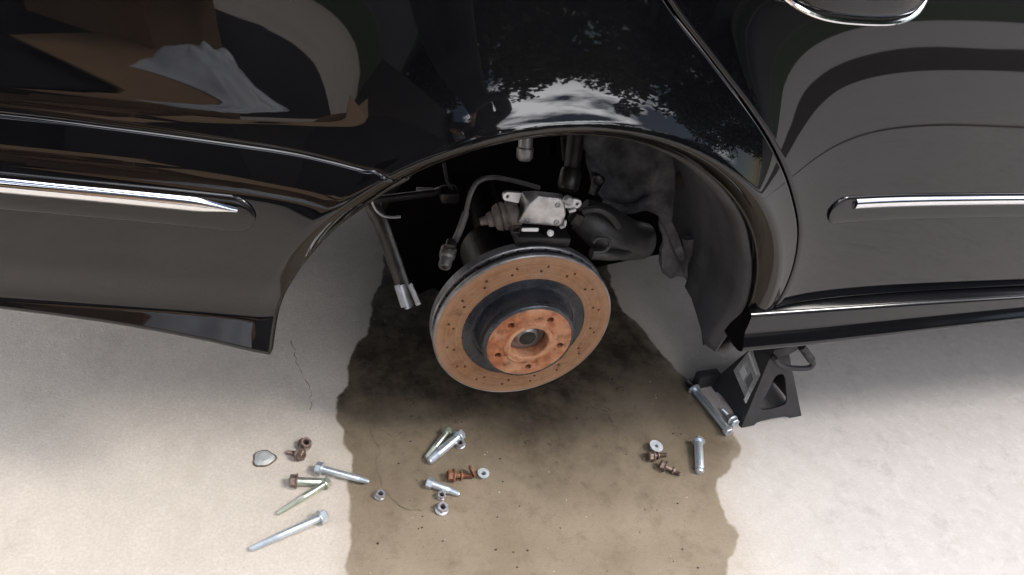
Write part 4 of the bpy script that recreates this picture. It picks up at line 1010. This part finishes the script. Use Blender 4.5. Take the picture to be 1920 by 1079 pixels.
carton(-2.7, -2.9, -.2, .8, .6, .5, 'bigger open cardboard box behind the first one')
mb = MB(); mb.box((-1.35, -1.75, .045), (.9, .6, .008), Matrix.Rotation(.5, 3, 'Z') @ Matrix.Rotation(.03, 3, 'X')); o = mb.build('cardboard_sheet', CARD); tag(o, 'flattened cardboard sheet lying in front of the open box', 'cardboard')
mb = MB(); mb.box((-.72, -1.33, .05), (.34, .22, .006), Matrix.Rotation(-.6, 3, 'Z') @ Matrix.Rotation(.12, 3, 'X')); o = mb.build('cardboard_sheet', CARD); tag(o, 'small torn cardboard flap lying at the edge of the added dark sheet', 'cardboard')
rows = []
for a in range(25):
    row = []
    for b in range(25):
        u, v = a / 24 - .5, b / 24 - .5; d_ = max(0, 1 - (u * u + v * v) * 4.4); n_ = noise.noise(Vector((u * 6, v * 6, 3))); row.append(Vector((-1.2 + u * .55 + n_ * .03, -1.85 + v * .4, (.055) + .16 * d_ ** .7 * (.6 + .5 * abs(n_)))))
    rows.append(row)
mb = MB(); mb.grid(rows); o = mb.build('plastic_bag', PLAS, None, 60); tag(o, 'crumpled white plastic bag lying on the flattened cardboard', 'bag')
mb = MB(); rows = [[Vector((-2.7 + 2.25 * i / 24, -3.3 + 2.15 * j_ / 20, .006 + .02 * abs(noise.noise(Vector((i * .35, j_ * .35, 2)))))) for j_ in range(21)] for i in range(25)]
mb.grid(rows); o = mb.build('added_dark_sheet', mat('added_sheet_black', (.012, .012, .014), .6), None, 80); tag(o, 'black sheet added under the cardboard boxes to darken reflections in the paint', 'added_dark_sheet')  # unseen sheet, added so the paint reflects black around the boxes
# dark timber garage beside the driveway
WOOD = mat('dark_timber', (.035, .026, .020), .7, vary=.4, vscale=4); g = thing('garage', 'dark timber garage with an open doorway beyond the cardboard boxes', 'garage', (-6, -7, 0))
MB().box((-9.2, -4.6, 1.5), (3.0, .2, 3.0)).build('wall', WOOD, g); MB().box((-2.9, -4.6, 1.5), (1.2, .2, 3.0)).build('wall', WOOD, g); MB().box((-5.6, -4.6, 2.7), (4.2, .2, .6)).build('lintel', WOOD, g)
MB().box((-6.5, -7.6, 1.5), (8.4, .2, 3.0)).build('wall', WOOD, g); MB().box((-2.4, -6.1, 1.5), (.2, 2.8, 3.0)).build('wall', WOOD, g); MB().box((-10.6, -6.1, 1.5), (.2, 2.8, 3.0)).build('wall', WOOD, g)
MB().box((-6.5, -6.1, 3.1), (8.9, 3.6, .2)).build('roof', WOOD, g)
